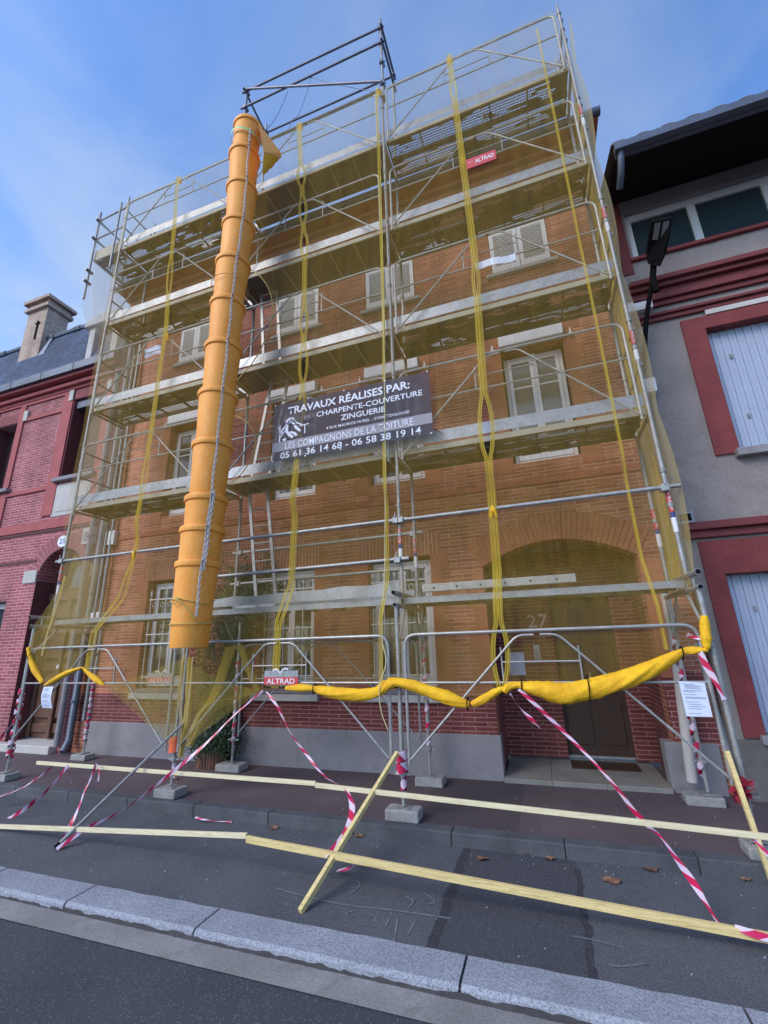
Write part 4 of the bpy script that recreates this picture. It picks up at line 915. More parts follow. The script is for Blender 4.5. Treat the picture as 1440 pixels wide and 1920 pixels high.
# folded side net at the right end, seen on its inner face
t = thing('side_net', (W+.05,.4,1.9), 'yellow side netting closing the right end of the scaffold, folded and bright', 'debris net')
def fs(u, v):
    z = 11.3-1.3*u*(1-v)-(11.3-2.25)*v; y = -.05+1.02*u; x = W+.05+.05*noise.noise((y*6,z*.35,2))+.07*math.sin(math.pi*((z-DZ)%2)/2)*(1-u)*.9
    return (x, y-.1*(v < .12)*u, z-(.9*u*max(0,(.10-v)/.10)))
MB().grid(fs, 24, 110).build('mesh', Mt['net_thick'], t, smooth='full')
mb = MB()
for q in range(4): mb.tube(catmull([(W+.03+.03*q,.15+.2*q,11.0-.4*q),(W+.06,.3+.15*q,8.0),(W+.02,.25+.17*q,5.5),(W+.05,.2+.2*q,3.4),(W+.03,.4+.1*q,2.3)],8), .018, 5)
mb.build('fold', Mt['net_thick'], t, smooth='full')
t = thing('side_net', (-6.2,.4,1.8), 'thin netting hanging at the left end below the small corner platform', 'debris net')
A = at(192,400,Y=-.02); B_ = at(168,520,Y=-.02); Cc = at(205,598,Y=-.02)
MB().grid(lambda u,v: ((-6.97)+(.83)*u+.03*noise.noise((u*3,v*9,0)), -.03, 11.35-2.35*v+(.0 if v<.5 else 0)-(u*1.9*max(0,v-.45)/.55)+.0), 10, 40).build('mesh', Mt['net_pale'], t, smooth='full')
MB().grid(lambda u,v: (-6.97+.05*noise.noise((u*3,v*9,1))+.55*v*v, -.02+.78*u, 11.35-3.2*v), 8, 40).build('end_mesh', Mt['net_pale'], t, smooth='full')
def fl(u, v): z = 9.2-(9.2-2.1)*v; return (-6.16-.04*math.sin(math.pi*((z-DZ)%2)/2)+.03*noise.noise((u*5,z*.6,4)), .0+.80*u, z)
MB().grid(fl, 12, 70).build('lower_mesh', Mt['net'], t, smooth='full')
# flap gathered at the lower left corner and hanging folds by the planter
t = thing('net_flap', (-6.1,-.3,1.8), 'yellow net corner pulled outward at the lower left post', 'debris net')
c0, c1, c2, c3 = at(140,1040,Y=-.03), at(66,1168,Y=-.36), at(54,1220,Y=-.36), at(195,1285,Y=-.30)
def flp(u, v):
    a_ = c0.lerp(c1, v**1.0)+Vector((.10*math.sin(math.pi*v),0,0)); b_ = at(185,1060,Y=-.03).lerp(at(150,1250,Y=-.30), v); p = a_.lerp(b_, u)
    return p+Vector((0,.04*noise.noise((u*3,v*4,2)),0))
MB().grid(flp, 10, 14).build('mesh', Mt['drape'], t, smooth='full')
d0, d1, d2, d3 = at(66,1168,Y=-.36), at(150,1250,Y=-.30), at(88,1284,Y=-.36), at(54,1220,Y=-.36)
MB().grid(lambda u,v: d0.lerp(d1,u).lerp(d3.lerp(d2,u),v)+Vector((0,.02*noise.noise((u*3,v*4,5)),0)), 8, 6).build('mesh', Mt['drape'], t, smooth='full')
ps = catmull([at(122,1080,Y=-.1),at(108,1130,Y=-.25),at(88,1190,Y=-.38),at(78,1230,Y=-.38)],8); MB().tube(ps, [.012]*len(ps), 6).build('fold', Mt['seam'], t, smooth='full')
# big translucent drape hanging below the lower rail to the chute post
t = thing('net_drape', (-3.4,-.35,.6), 'large translucent net drape gathered into a point at the post under the chute', 'debris net')
def tri(P0, P1, P2, nm, sd):
    def f(u, v):
        e = P0.lerp(P1, u); p = e.lerp(P2+(e-P2)*.08, v); sag = .05*math.sin(math.pi*u)*(1-v)
        return p+Vector((.02*noise.noise((u*6,v*2,sd)), .05*noise.noise((u*7,v*1.5,sd+3))*(1-v*.6)-.02, -sag))
    MB().grid(f, 26, 18).build(nm, Mt['drape'], t, smooth='full')
tri(at(195,1284,Y=-.36), at(345,1232,Y=-.36), at(330,1402,Y=-.36), 'mesh', 1)
tri(at(352,1240,Y=-.36), at(492,1296,Y=-.36), at(345,1398,Y=-.36), 'mesh', 5)
t = thing('net_flap', (-2.9,-.2,.8), 'twisted yellow net folds hanging between the ladder rail and the lower chute post', 'debris net')
for pl, wd in (([(432,1212),(405,1290),(375,1350),(352,1400)],14),([(448,1210),(462,1250),(482,1295)],10),([(490,1297),(430,1310),(385,1325),(350,1385)],7),([(355,1232),(352,1300),(348,1350),(340,1395)],7),([(346,1228),(338,1300),(342,1370),(336,1420)],5)):
    ps = catmull([at(px,py,Y=-.33+.1*(px>400)) for px,py in pl], 6)
    mb = MB(); n0 = len(ps)
    for q in range(3):
        mb.grid(lambda u,v: ps[int(v*(n0-1)+.5)]+Vector(((u-.5)*wd/95*(1.25-v*.9)+.02*noise.noise((v*5,q,1)), .02*q+.03*math.sin(u*9+q+v*4), 0)), 5, n0-1)
    mb.build('fold', Mt['net_thick'], t, smooth='full')
# bundled bottom rolls
def roll(name, pl, label, Y=YF-.085, seed=0, ties=()):
    t = thing(name, at(pl[0][0],pl[0][1],Y=Y), label, 'rolled net', 'rolled-up lower edges of the netting')
    P_ = catmull([at(p[0],p[1],Y=Y) for p in pl], 7); R_ = catmull([(p[2],0,0) for p in pl], 7)
    rr = [max(.008, r.x/165*(1+.16*noise.noise((i*.35,seed,0)))) for i, r in enumerate(R_)]
    mb = MB(); nn = 30; mb.tube(P_, [q*.88 for q in rr], nn)
    for i in range(len(P_)):
        for k in range(nn):
            a = 2*math.pi*k/nn+i*.10; q = 1+.24*noise.noise((math.cos(a)*2.3,math.sin(a)*2.3,i*.07+seed))+.10*noise.noise((math.cos(a)*6,math.sin(a)*6,i*.22+seed))
            v = Vector(mb.v[i*nn+k]); mb.v[i*nn+k] = tuple(P_[i]+(v-P_[i])*q+Vector((0,0,-.10*rr[i]*(math.sin(a)**2))))
    mb.build('bundle', Mt['roll'], t, smooth='full')
    for i, (px,py,r) in enumerate(ties):
        p = at(px,py,Y=Y); mb = MB(); mb.tube([p+Vector((0.003*math.sin(a*.7),(r+1.5)/165*math.cos(a*.698),(r+1.5)/165*math.sin(a*.698))) for a in range(10)], .006, 5); mb.build('tie', Mt['black'], t)
roll('net_roll', [(53,1214,4),(57,1235,6),(66,1257,8),(80,1280,5)], 'short yellow net roll hanging from the lower left corner post', ties=[(58,1232,7)], seed=1)
roll('net_roll', [(84,1285,3),(105,1273,7),(130,1260,6),(155,1251,2)], 'small yellow net roll rising above the left pinned notice', seed=2)
roll('net_roll', [(155,1252,2),(170,1265,6),(185,1277,7),(196,1285,2)], 'small yellow net roll falling to the first laced seam', seed=3)
roll('net_roll', [(536,1290,4),(560,1289,8),(590,1291,6),(600,1294,9),(640,1300,13),(675,1302,12),(705,1298,10),(725,1285,11),(745,1279,9),(780,1287,11),(820,1301,12),(855,1314,11),(880,1322,6)], 'long sagging yellow net roll passing before the middle post', ties=[(590,1291,8),(877,1320,9)], seed=4)
roll('net_roll', [(884,1320,5),(905,1312,9),(930,1297,6),(945,1290,3)], 'short thin yellow net roll between the middle roll and the porch', seed=5)
roll('net_roll', [(945,1297,6),(955,1286,7),(975,1284,6),(990,1288,10),(1020,1292,16),(1060,1297,18),(1100,1292,17),(1150,1280,16),(1200,1262,15),(1240,1243,12),(1280,1222,6),(1300,1220,7),(1327,1219,3)], 'thickest yellow net roll, sagging across the porch opening', ties=[(1103,1291,18),(978,1284,7),(1278,1224,8)], seed=6)
roll('net_roll', [(1320,1154,5),(1322,1175,8),(1324,1200,8),(1326,1217,4)], 'upright yellow net roll at the lower right corner post', seed=7)

# ================================================================ company banner
t = thing('banner', (-.66,-.17,4.36), 'dark navy roofing company banner with white lettering and phone numbers on the netting', 'banner')
bx0, bx1, bz0, bz1 = -1.885, .56, 4.365, 5.325
def by(X, Z): return -.165 + .012*noise.noise((X*1.5,Z*2,7)) 
def bf(u, v):
    X = bx0+(bx1-bx0)*u; sag = .014*math.sin(u*math.pi*5)**2; Z = bz0+(bz1-bz0)*v + (sag if v == 0 else (-sag*.7 if v == 1 else 0)); return (X, by(X,Z), Z)
MB().grid(bf, 50, 20).build('fabric', Mt['banner'], t, smooth='full')
U = lambda u: bx0+(bx1-bx0)*u
V = lambda v: bz0+(bz1-bz0)*v
MB().grid(lambda u,v: (U(u), by(U(u),V(.17+.16*v))-.003, V(.17+.16*v)), 40, 3).build('band', Mt['bannerband'], t)
ty = lambda X,Z: by(X,Z)-.006
text('lettering', 'TRAVAUX R\u00c9ALISES PAR:', U(.10), U(.885), V(.775), .155, ty, Mt['bannerwhite'], t, .022)
text('lettering', 'CHARPENTE-COUVERTURE', U(.30), U(.955), V(.625), .085, ty, Mt['bannerwhite'], t, .012)
text('lettering', 'ZINGUERIE', U(.46), U(.735), V(.485), .088, ty, Mt['bannerwhite'], t, .012)
text('lettering', '4 RUE MAURICE HUREL - 31500 TOULOUSE', U(.365), U(.875), V(.385), .042, ty, Mt['bannerwhite'], t, .008)
text('lettering', 'LES COMPAGNONS DE LA TOITURE', U(.09), U(.895), V(.19), .105, ty, Mt['bannerwhite'], t, .002)
text('lettering', '05 61 36 14 68 - 06 58 38 19 14', U(.06), U(.935), V(.035), .105, ty, Mt['bannerwhite'], t, .01)
lg = MB()                                                   # crouching roofer emblem, cut from flat shapes
def em(pts): lg.poly([(U(.035)+a*.0053, by(U(.1),V(.5))-.006, V(.33)+b*.0053) for a, b in pts])
ew = lambda a0,b0,a1,b1,w: em([(a0-w*(b1-b0)/math.hypot(a1-a0,b1-b0)/2,b0+w*(a1-a0)/math.hypot(a1-a0,b1-b0)/2),(a0+w*(b1-b0)/math.hypot(a1-a0,b1-b0)/2,b0-w*(a1-a0)/math.hypot(a1-a0,b1-b0)/2),(a1+w*(b1-b0)/math.hypot(a1-a0,b1-b0)/2,b1-w*(a1-a0)/math.hypot(a1-a0,b1-b0)/2),(a1-w*(b1-b0)/math.hypot(a1-a0,b1-b0)/2,b1+w*(a1-a0)/math.hypot(a1-a0,b1-b0)/2)])
for s in ((6,0,6,52,4),(0,44,6,48,4),(7,28,38,62,5),(4,24,24,30,3),(8,14,20,28,3),(42,60,78,40,4),(70,38,98,40,3),(86,38,86,12,3)): ew(*s)
em([(30,50),(42,56),(46,66),(40,72),(28,66),(24,58)]); em([(22,46),(34,48),(32,32),(40,20),(52,10),(46,4),(34,14),(24,28)]); em([(44,60),(56,58),(58,50),(50,46),(44,50)]); em([(54,46),(66,34),(74,24),(70,20),(58,30),(50,40)]); em([(40,28),(56,22),(64,12),(58,8),(48,18),(38,22)]); em([(16,8),(26,10),(28,2),(18,0)]); em([(38,64),(48,70),(52,64),(44,60)])
lg.build('emblem', Mt['bannerwhite'], t)
mb = MB(); cc = (U(.235),V(.66)); 
for r_ in (.048,.022):
    for q in range(20):
        a, b_ = q*math.pi/10, (q+1)*math.pi/10; mb.poly([(cc[0]+k*math.cos(w), by(*cc)-.006, cc[1]+k*.75*math.sin(w)) for k, w in ((r_,a),(r_,b_),(r_-.008,b_),(r_-.008,a))])
mb.build('round_seal', Mt['bannerband'], t)
mb = MB()
for u_, v_ in ((.01,.985),(.24,.985),(.48,.985),(.74,.985),(.99,.985),(.01,.015),(.23,.015),(.46,.015),(.99,.015)): mb.tube([(U(u_),by(U(u_),V(v_))-.012,V(v_)),(U(u_),by(U(u_),V(v_))-.002,V(v_))], .011, 8)
mb.build('grommet', Mt['signwhite'], t)
mb = MB(); mb.tube([(bx1,-.13,bz1),(bx1+.02,-.10,bz1+.30)], .003, 4); mb.tube([(bx1-.01,-.13,bz0+.1),(bx1+.12,-.06,bz0+.02)], .006, 4); mb.tube([(bx0,-.13,bz0),(bx0+.01,-.1,bz0-.18)], .003, 4); mb.tube([(U(.23),-.13,bz0),(U(.25),-.1,bz0-.22)], .003, 4); mb.build('cable_tie', Mt['black'], t)

# ================================================================ brand signs and notices
def brandsign(pts, Y, label, solid):
    p = [at(x,y,Y=Y) for x,y in pts]; x0 = min(p[0].x,p[3].x); x1 = max(p[1].x,p[2].x); z1 = (p[0].z+p[1].z)/2; z0 = (p[2].z+p[3].z)/2
    t = thing('brand_sign', (x0,Y,z0), label, 'sign', 'scaffold maker signs'); h = z1-z0; w = x1-x0
    if solid:
        MB().box(x0,x1,Y,Y+.006,z0,z1).build('panel', Mt['red'], t); text('lettering', 'ALTRAD', x0+w*.30, x0+w*.94, z0+h*.30, h*.42, Y-.003, Mt['signwhite'], t, .012)
        bx = x0+w*.06; bz = z0+h*.5; s = w*.16
    else:
        MB().box(x0,x1,Y,Y+.006,z0+h*.55,z1).build('clear_panel', Mt['toe'], t); MB().box(x0,x1,Y-.001,Y+.006,z0,z0+h*.55).build('panel', Mt['red'], t)
        text('lettering', 'ALTRAD', x0+w*.08, x0+w*.92, z0+h*.07, h*.38, Y-.004, Mt['signwhite'], t, .012); bx = x0+w*.25; bz = z0+h*.66; s = w*.45
    mb = MB(); q = catmull([(bx,Y-.003,bz+s*.22),(bx+s*.25,Y-.003,bz+s*.30),(bx+s*.45,Y-.003,bz+s*.12),(bx+s*.5,Y-.003,bz),(bx+s*.58,Y-.003,bz+s*.15),(bx+s*.78,Y-.003,bz+s*.33),(bx+s,Y-.003,bz+s*.28)], 4)
    for a, b_ in zip(q, q[1:]): mb.poly([a, b_, b_+Vector((0,0,s*.10)), a+Vector((0,0,s*.10))])
    mb.build('bird_emblem', Mt['signwhite'], t)
brandsign([(873,297),(929,283),(931,297),(876,317)], -.16, 'red scaffold maker sign with white lettering high on the right bay netting', True)
brandsign([(497,1258),(558,1257),(558,1284),(495,1284)], YF-.10, 'red and grey scaffold maker sign with bird emblem above the striped tape knot', False)
brandsign([(279,1263),(325,1262),(325,1280),(281,1280)], YF+.02, 'faded scaffold maker sign behind the net, left of the chute mouth', False)
def notice(pts, Y, label, curl=0.0):
    p = [at(x,y,Y=Y) for x,y in pts]; t = thing('notice_sheet', p[3], label, 'notice')
    def f(u, v): q = p[0].lerp(p[1],u).lerp(p[3].lerp(p[2],u),v); return q+Vector((0,-curl*math.sin(v*3.1)-.004,0))
    MB().grid(f, 4, 10).build('sheet', Mt['paper'], t, smooth='full')
    mb = MB(); random.seed(len(label)); v = .07
    while v < .93:
        if random.random() < .82:
            a = random.uniform(.08,.2); b_ = random.uniform(.5,.92); q = [Vector(f(a,v)),Vector(f(b_,v)),Vector(f(b_,v+.012)),Vector(f(a,v+.012))]; mb.poly([k+Vector((0,-.003,0)) for k in q])
        v += random.choice((.032,.04,.065))
    mb.build('printed_lines', Mt['ink'], t)
notice([(1272,1277),(1321,1280),(1336,1344),(1287,1343)], YF-.13, 'white printed notice tied to the scaffold at the right corner post')
notice([(83,1288),(101,1287),(99,1328),(80,1327)], YF-.09, 'curled white printed notice tied to the lower rail, in front of the neighbour door', .03)
for px, py, l in ((300,672,'torn white sheet stuck on the brick right of the corner pipes, second floor'),(458,0,None)):
    if l:
        q = at(px,py,Y=.2); t = thing('torn_sheet', q, l, 'plastic sheet'); MB().grid(lambda u,v: (q.x-.16+.40*u, -.02+.02*math.sin(u*7+v*4), q.z-.10+.20*v-.03*math.sin(u*8)*(v>.9)), 12, 6).build('sheet', Mt['paper'], t, smooth='full')
q = at(935,488,Y=-.09); t = thing('torn_sheet', q, 'torn pale label on the netting rail below the upper right shutters', 'plastic sheet'); MB().grid(lambda u,v: (q.x-.32+.55*u, -.10+.012*math.sin(u*9), q.z-.07+.12*v+.02*math.sin(u*6)), 12, 4).build('sheet', Mt['paper'], t, smooth='full')

# ================================================================ rubbish chute
ch = thing('rubbish_chute', (-2.62,-.70,1.85), 'long orange sectional plastic rubbish chute hanging in front of the scaffold', 'rubbish chute')
zs_ = [10.80,10.10,9.34,8.52,7.72,6.94,6.16,5.33,4.53,3.74,3.31,2.85]
def cxy(z): return (-2.335-.262*(11.0-z)/9.2+.016*math.sin(z*1.7), -.70+.012*math.sin(z*2.3))
for i, z in enumerate(zs_):
    zb = max(1.78, z-1.02) if i < 9 else (z-.75 if i < 11 else 1.78)
    R0 = .290-.0032*(z-2)+.004*math.sin(i*2.1); R1 = R0-.060
    prof = [(R1-.008,zb),(R1,zb),(R1+.004,zb+.01),(R1+(R0-.022-R1)*.5,(zb+z-.06)/2),(R0-.022,z-.085),(R0-.002,z-.075),(R0+.003,z-.05),(R0+.003,z-.014),(R0-.004,z),(R0-.016,z-.004),(R0-.03,z-.08),(R1-.008,zb)]
    mb = MB(); n = 36
    for k, (r_, zz) in enumerate(prof):
        x, y = cxy(zz)
        for a in range(n): w = 2*math.pi*a/n; mb.v.append((x+r_*math.cos(w), y+r_*math.sin(w), zz))
    for k in range(len(prof)-1):
        for a in range(n): mb.f.append((k*n+a, k*n+(a+1)%n, (k+1)*n+(a+1)%n, (k+1)*n+a))
    mb.build('chute_section', Mt['chute'], ch, smooth=True)
# hopper mouth turned to the scaffold
x, y = cxy(10.6)
hp = [at(484,232,Y=-.86), at(527,287,Y=-.48), at(526,296,Y=-.46), at(494,284,Y=-.95), at(502,322,Y=-.55), at(492,330,Y=-.92), at(500,250,Y=-.45)]
h0 = MB(); h0.prism([hp[0],hp[1],hp[2],hp[3]], (.004,.012,0)); h0.prism([hp[0],hp[6],hp[1]], (0,.01,.006)); hpo = h0.build('hopper', Mt['chute'], ch, bevel=.004)
h1 = MB(); h1.grid(lambda u,v: hp[3].lerp(hp[2],u).lerp(hp[5].lerp(hp[4],u),v)+Vector((0,.03*noise.noise((u*5,v*5,3)),.03*noise.noise((u*6,v*4,8)))), 8, 8); h1.build('hopper_flap', Mt['roll'], hpo, smooth='full')
mb = MB(); z = 10.42; x, y = cxy(z); rr_ = .272
mb.grid(lambda u,v: (x+rr_*math.cos(u*6.2832), y+rr_*math.sin(u*6.2832), z+.05*v-.06*math.cos(u*6.2832)), 40, 1); mb.build('strap', Mt['strap'], ch, smooth='full')
def chain(f, z0, z1, label_parent):
    mb = MB(); z = z0; k = 0
    while z > z1:
        p = Vector(f(z)); a = k % 2; L_ = .028; r_ = .014; pts = []
        for q in range(7):
            w = 2*math.pi*q/6; d_ = r_*math.sin(w); pts.append(p+Vector((d_ if a else d_*.5, d_*.3 if a else -d_, L_*math.cos(w))))
        mb.tube(pts, .0068, 4, cap=False); z -= .044; k += 1
    mb.build('chain', Mt['chain'], label_parent)
def ex_(z):
    x, y = cxy(z); return (x+.275*math.cos(-.62)+.006*math.sin(z*9), y+.275*math.sin(-.62)-.02, z)
chain(ex_, 10.4, 2.15, ch)
chain(lambda z: (ex_(z)[0]+.03, ex_(z)[1]+.01, z), 3.75, 2.7, ch)
mb = MB()
for z in zs_[1:]:
    p = Vector(ex_(z-.03)); mb.tube([p+Vector((-.02,.01,0)), p+Vector((.02,-.02,.0))], .014, 6); mb.tube([p+Vector((0,-.01,.03)), p+Vector((0,-.01,-.05))], .008, 6)
mb.build('shackle', Mt['galv_dark'], ch)
mb = MB()
for z in (2.33,2.06): 
    x, y = cxy(z); r_ = .262 if z > 2.2 else .256
    mb.tube([(x+r_*math.cos(a*.2856), y+r_*math.sin(a*.2856), z+.035*math.sin(a*.5)*(z>2.2)) for a in range(23)], .0065, 5)
x, y = cxy(2.3); mb.tube(catmull([(x-.05,y-.275,2.36),(x+.02,y-.285,2.34),(x+.12,y-.26,2.27),(x+.22,y-.17,2.10),(x+.25,y-.05,2.07)],5), .0065, 5); mb.tube(catmull([(x-.10,y-.27,2.35),(x-.04,y-.285,2.30),(x+.04,y-.28,2.36),(x-.02,y-.285,2.38)],5), .008, 5)
x, y = cxy(7.28); mb.tube([(x+.28*math.cos(a*.2856), y+.28*math.sin(a*.2856), 7.28) for a in range(23)], .0055, 5)
mb.build('binding_wire', Mt['rope'], ch)
# ropes and cords hanging from the scaffold
def rope(name, pl, r, m, label):
    ps = catmull([at(p[0],p[1],Y=p[2]) for p in pl], 8); o = MB().tube(ps, r, 6).build(name, m, None, smooth='full'); return tag(o, label, 'rope')
rope('pull_rope', [(714,330,-.1),(717,480,-.12),(720,650,-.16),(722,800,-.17),(722,980,-.1),(721,1080,-.16),(716,1190,-.32),(724,1240,-.38),(712,1285,-.42),(714,1330,-.40),(728,1370,-.38)], .006, Mt['palerope'], 'long pale cord hanging down beside the middle scaffold post')
rope('wire_cable', [(582,145,0),(578,165,0),(560,215,0),(548,225,0),(538,250,0)], .006, Mt['tube_blue'], 'thin dark wire hanging from the raised hoist frame to the top rail')
rope('wire_cable', [(540,172,0),(515,225,-.2),(490,250,-.5)], .006, Mt['tube_blue'], 'doubled thin wire holding the chute top to the hoist frame')
rope('wire_cable', [(582,145,0),(640,160,0),(690,170,0),(715,174,0)], .005, Mt['tube_blue'], 'slack thin wire running along the hoist frame to the middle post')

# ================================================================ hazard tape
def ribbon(name, pl, w, label, group=None, twist=0.0, cat='hazard tape', parent=None, up0=(0,0,1), m='tape', raw=False):
    ps = catmull(pl if raw else [at(p[0],p[1],**p[2]) for p in pl], 8); mb = MB(); uvs = []; s = 0; n = len(ps)
    for i, p in enumerate(ps):
        t = (ps[min(i+1,n-1)]-ps[max(i-1,0)]).normalized(); v = (CAM-p).normalized()
        side = t.cross(v).normalized(); nr = t.cross(side)
        ang = twist*1.5*math.sin(i*.13+len(label)) ; ww = w*.74*(.72+.28*math.cos(i*.21+len(label)*1.3))
        d = (side*math.cos(ang)+nr*math.sin(ang))*ww/2
        if i: s += (p-ps[i-1]).length
        mb.v += [tuple(p-d), tuple(p), tuple(p+d)]; uvs += [(s,0),(s,.5),(s,1)]
        if i:
            b = 3*(i-1); mb.f += [(b,b+1,b+4,b+3),(b+1,b+2,b+5,b+4)]
    o = mb.build(name, Mt[m], parent, smooth='full'); ul = o.data.uv_layers.new(name='UVMap')
    for lp in o.data.loops: ul.data[lp.index].uv = uvs[lp.vertex_index]
    if not parent: tag(o, label, cat, group)
    return o
G = 'hazard tape strung around the works'
K = lambda y: {'Y': y}
ribbon('hazard_tape', [(493,1295,K(-.36)),(440,1340,K(-.5)),(385,1395,K(-.68)),(330,1442,K(-.84)),(270,1490,K(-1.0)),(220,1525,K(-1.15)),(165,1552,K(-1.33)),(106,1592,{'Z':-.10})], .055, 'taut tape from the red sign down to the foot of the dark leaning pole', G, .5)
ribbon('hazard_tape', [(499,1297,K(-.36)),(520,1325,K(-.42)),(545,1375,K(-.5)),(575,1415,K(-.6)),(605,1452,K(-.7)),(640,1475,K(-.80)),(652,1480,K(-.84))], .07, 'twisted tape falling right from the small red sign to the upper pine batten', G, .9)
ribbon('hazard_tape', [(648,1478,K(-.84)),(656,1495,K(-.9)),(660,1520,K(-1.0)),(650,1555,K(-1.2)),(632,1582,K(-1.36)),(614,1600,K(-1.44)),(618,1602,K(-1.47))], .10, 'tape length hanging between the two pine battens beside the leaning batten', G, .6)
ribbon('hazard_tape', [(972,1292,K(-.36)),(1005,1322,K(-.4)),(1055,1370,K(-.48)),(1105,1420,K(-.56)),(1150,1470,K(-.62)),(1190,1522,K(-.68)),(1215,1548,K(-.72)),(1240,1570,K(-.8)),(1265,1605,K(-.95)),(1300,1655,K(-1.15)),(1325,1695,K(-1.28)),(1350,1735,K(-1.40)),(1372,1748,K(-1.43))], .066, 'longest tape, from the thick porch net roll down over both battens', G, .55)
ribbon('hazard_tape', [(956,1300,K(-.36)),(968,1318,K(-.37)),(985,1338,K(-.38)),(1000,1352,K(-.38)),(1013,1366,K(-.39))], .06, 'short loose tape end dangling before the porch opening', G, .9)
ribbon('hazard_tape', [(1378,1738,K(-1.43)),(1410,1750,K(-1.45)),(1450,1762,K(-1.46))], .06, 'tape end running off the lower right picture edge along the batten', G, .3)
ribbon('hazard_tape', [(105,1432,K(-.7)),(75,1455,K(-.75)),(40,1478,K(-.8)),(-5,1495,K(-.85))], .05, 'upper of the two tapes running left from the end of the upper batten', G, .8)
ribbon('hazard_tape', [(127,1435,K(-.75)),(108,1460,K(-.85)),(85,1485,K(-.95)),(55,1510,K(-1.0)),(25,1530,K(-1.05)),(-5,1542,K(-1.1))], .07, 'lower and wider tape running left from the upper batten end', G, .5)
ribbon('hazard_tape', [(127,1435,K(-.76)),(131,1452,K(-.78)),(133,1470,K(-.78))], .03, 'tiny loose tape tail below the batten knot at the left', G, .6)
ribbon('hazard_tape', [(181,1430,K(-.8)),(172,1455,K(-.9)),(158,1485,K(-1.0)),(145,1520,K(-1.15)),(125,1560,K(-1.3)),(108,1590,{'Z':-.10})], .055, 'tape from the upper batten down to the foot of the dark leaning pole', G, .7)
ribbon('hazard_tape', [(181,1432,K(-.82)),(186,1448,K(-.84)),(184,1465,K(-.84))], .03, 'white tape tail curling from the second batten knot', G, .6)
ribbon('hazard_tape', [(36,1340,K(-.42)),(22,1358,K(-.5)),(8,1375,K(-.55)),(-6,1392,K(-.6))], .07, 'pink tape running left from the outer left corner post', G, .6)
ribbon('hazard_tape', [(1312,1222,K(-.38)),(1325,1250,K(-.40)),(1340,1275,K(-.42)),(1352,1300,K(-.42)),(1358,1312,K(-.42))], .085, 'tape strip hanging from the roll at the right corner post, beside the notice', G, .3)
ribbon('hazard_tape', [(1288,1190,K(-.2)),(1305,1196,K(-.34)),(1322,1199,K(-.36))], .08, 'short tape strip stretched behind the upright net roll', G, .1)
ribbon('hazard_tape', [(1402,1562,K(-.78)),(1420,1580,K(-.8)),(1445,1608,K(-.85))], .07, 'tape off the right leaning batten at the right picture edge', G, .4)
ribbon('hazard_tape', [(366,1533,{'Z':ZP+.02}),(385,1537,{'Z':ZP+.04}),(410,1540,{'Z':ZP+.015}),(434,1541,{'Z':ZP+.02})], .03, 'scrap of tape lying in the kerb angle below the chute', G, .5)
ribbon('hazard_tape', [(632,1632,{'Z':ZP+.03}),(655,1628,{'Z':ZP+.06}),(672,1615,{'Z':ZP+.05}),(700,1618,{'Z':ZP+.04}),(740,1628,{'Z':ZP+.02}),(776,1634,{'Z':ZP+.015})], .05, 'crumpled tape lying on the parking strip right of the leaning batten', G, .9)
def wrap(x, y, z0, z1, turns, label, r=.034, w=.07, m='tape', lean=0):
    n = int(turns*10); pl = [Vector((x+lean*(i/n)+r*math.cos(i*.6283), y+r*math.sin(i*.6283), z0+(z1-z0)*i/n)) for i in range(n+1)]
    mb = MB(); uvs = []; s = 0
    for i, p in enumerate(pl):
        if i: s += (p-pl[i-1]).length
        mb.v += [(p.x,p.y,p.z-w/2),(p.x,p.y,p.z+w/2)]; uvs += [(s,0),(s,1)]
        if i: b = 2*(i-1); mb.f.append((b,b+2,b+3,b+1))
    o = mb.build('tape_wrap', Mt[m], None, smooth='full'); ul = o.data.uv_layers.new(name='UVMap')
    for lp in o.data.loops: ul.data[lp.index].uv = uvs[lp.vertex_index]
    return tag(o, label, 'hazard tape', 'hazard tape wound round the scaffold posts')
wrap(-2*W,YF,.25,1.25,7,'tape wound up the outer left corner post of the scaffold',.05,.075)
wrap(-2*W,YB,.25,1.25,8,'tape wound round the inner left post by the downpipes')
wrap(-W,YB,.30,1.55,7,'tape wound round the inner post above the planter')
wrap(0,YB,.35,1.75,7,'tape wound down the inner middle post before the grey plinth')
wrap(W-.02,YB,.25,1.75,8,'tape spiralling on the inner right post beside the white pipe',.036,.08)
wrap(0,YF,.40,.62,2,'tape bound round the outer middle post at the batten joint',.066,.10)
wrap(0.01,YF,.22,.40,1.3,'tape piece below the clamp of the outer middle post',.035,.09)
wrap(-W,YF,.50,.66,3,'orange tape bound round the post below the chute',.075,.08,'orange')
wrap(-W+.04,YF-.03,.18,.38,1,'pink tape tail on the post below the chute',.02,.06)
Mt['bundle'] = mat('crumpled_red_tape', (.28,.012,.035), .5, var=.4, scale=20)
# crumpled red bundle at the right corner foot
c = at(1392,1483,Y=YF-.1); mb = MB(); random.seed(5)
for q in range(26):
    a = Vector((random.uniform(-1,1),random.uniform(-.6,.6),random.uniform(-1,1)))*.055; b_ = Vector((random.uniform(-1,1),random.uniform(-.6,.6),random.uniform(-1,1)))*.08
    d_ = Vector((random.uniform(-1,1),random.uniform(-1,1),random.uniform(-1,1)))*.05; mb.poly([c+a, c+b_, c+b_+d_, c+a+d_*1.2])
tag(mb.build('tape_bundle', Mt['bundle'], None), 'crumpled red tape bundle at the foot of the right corner post', 'hazard tape')

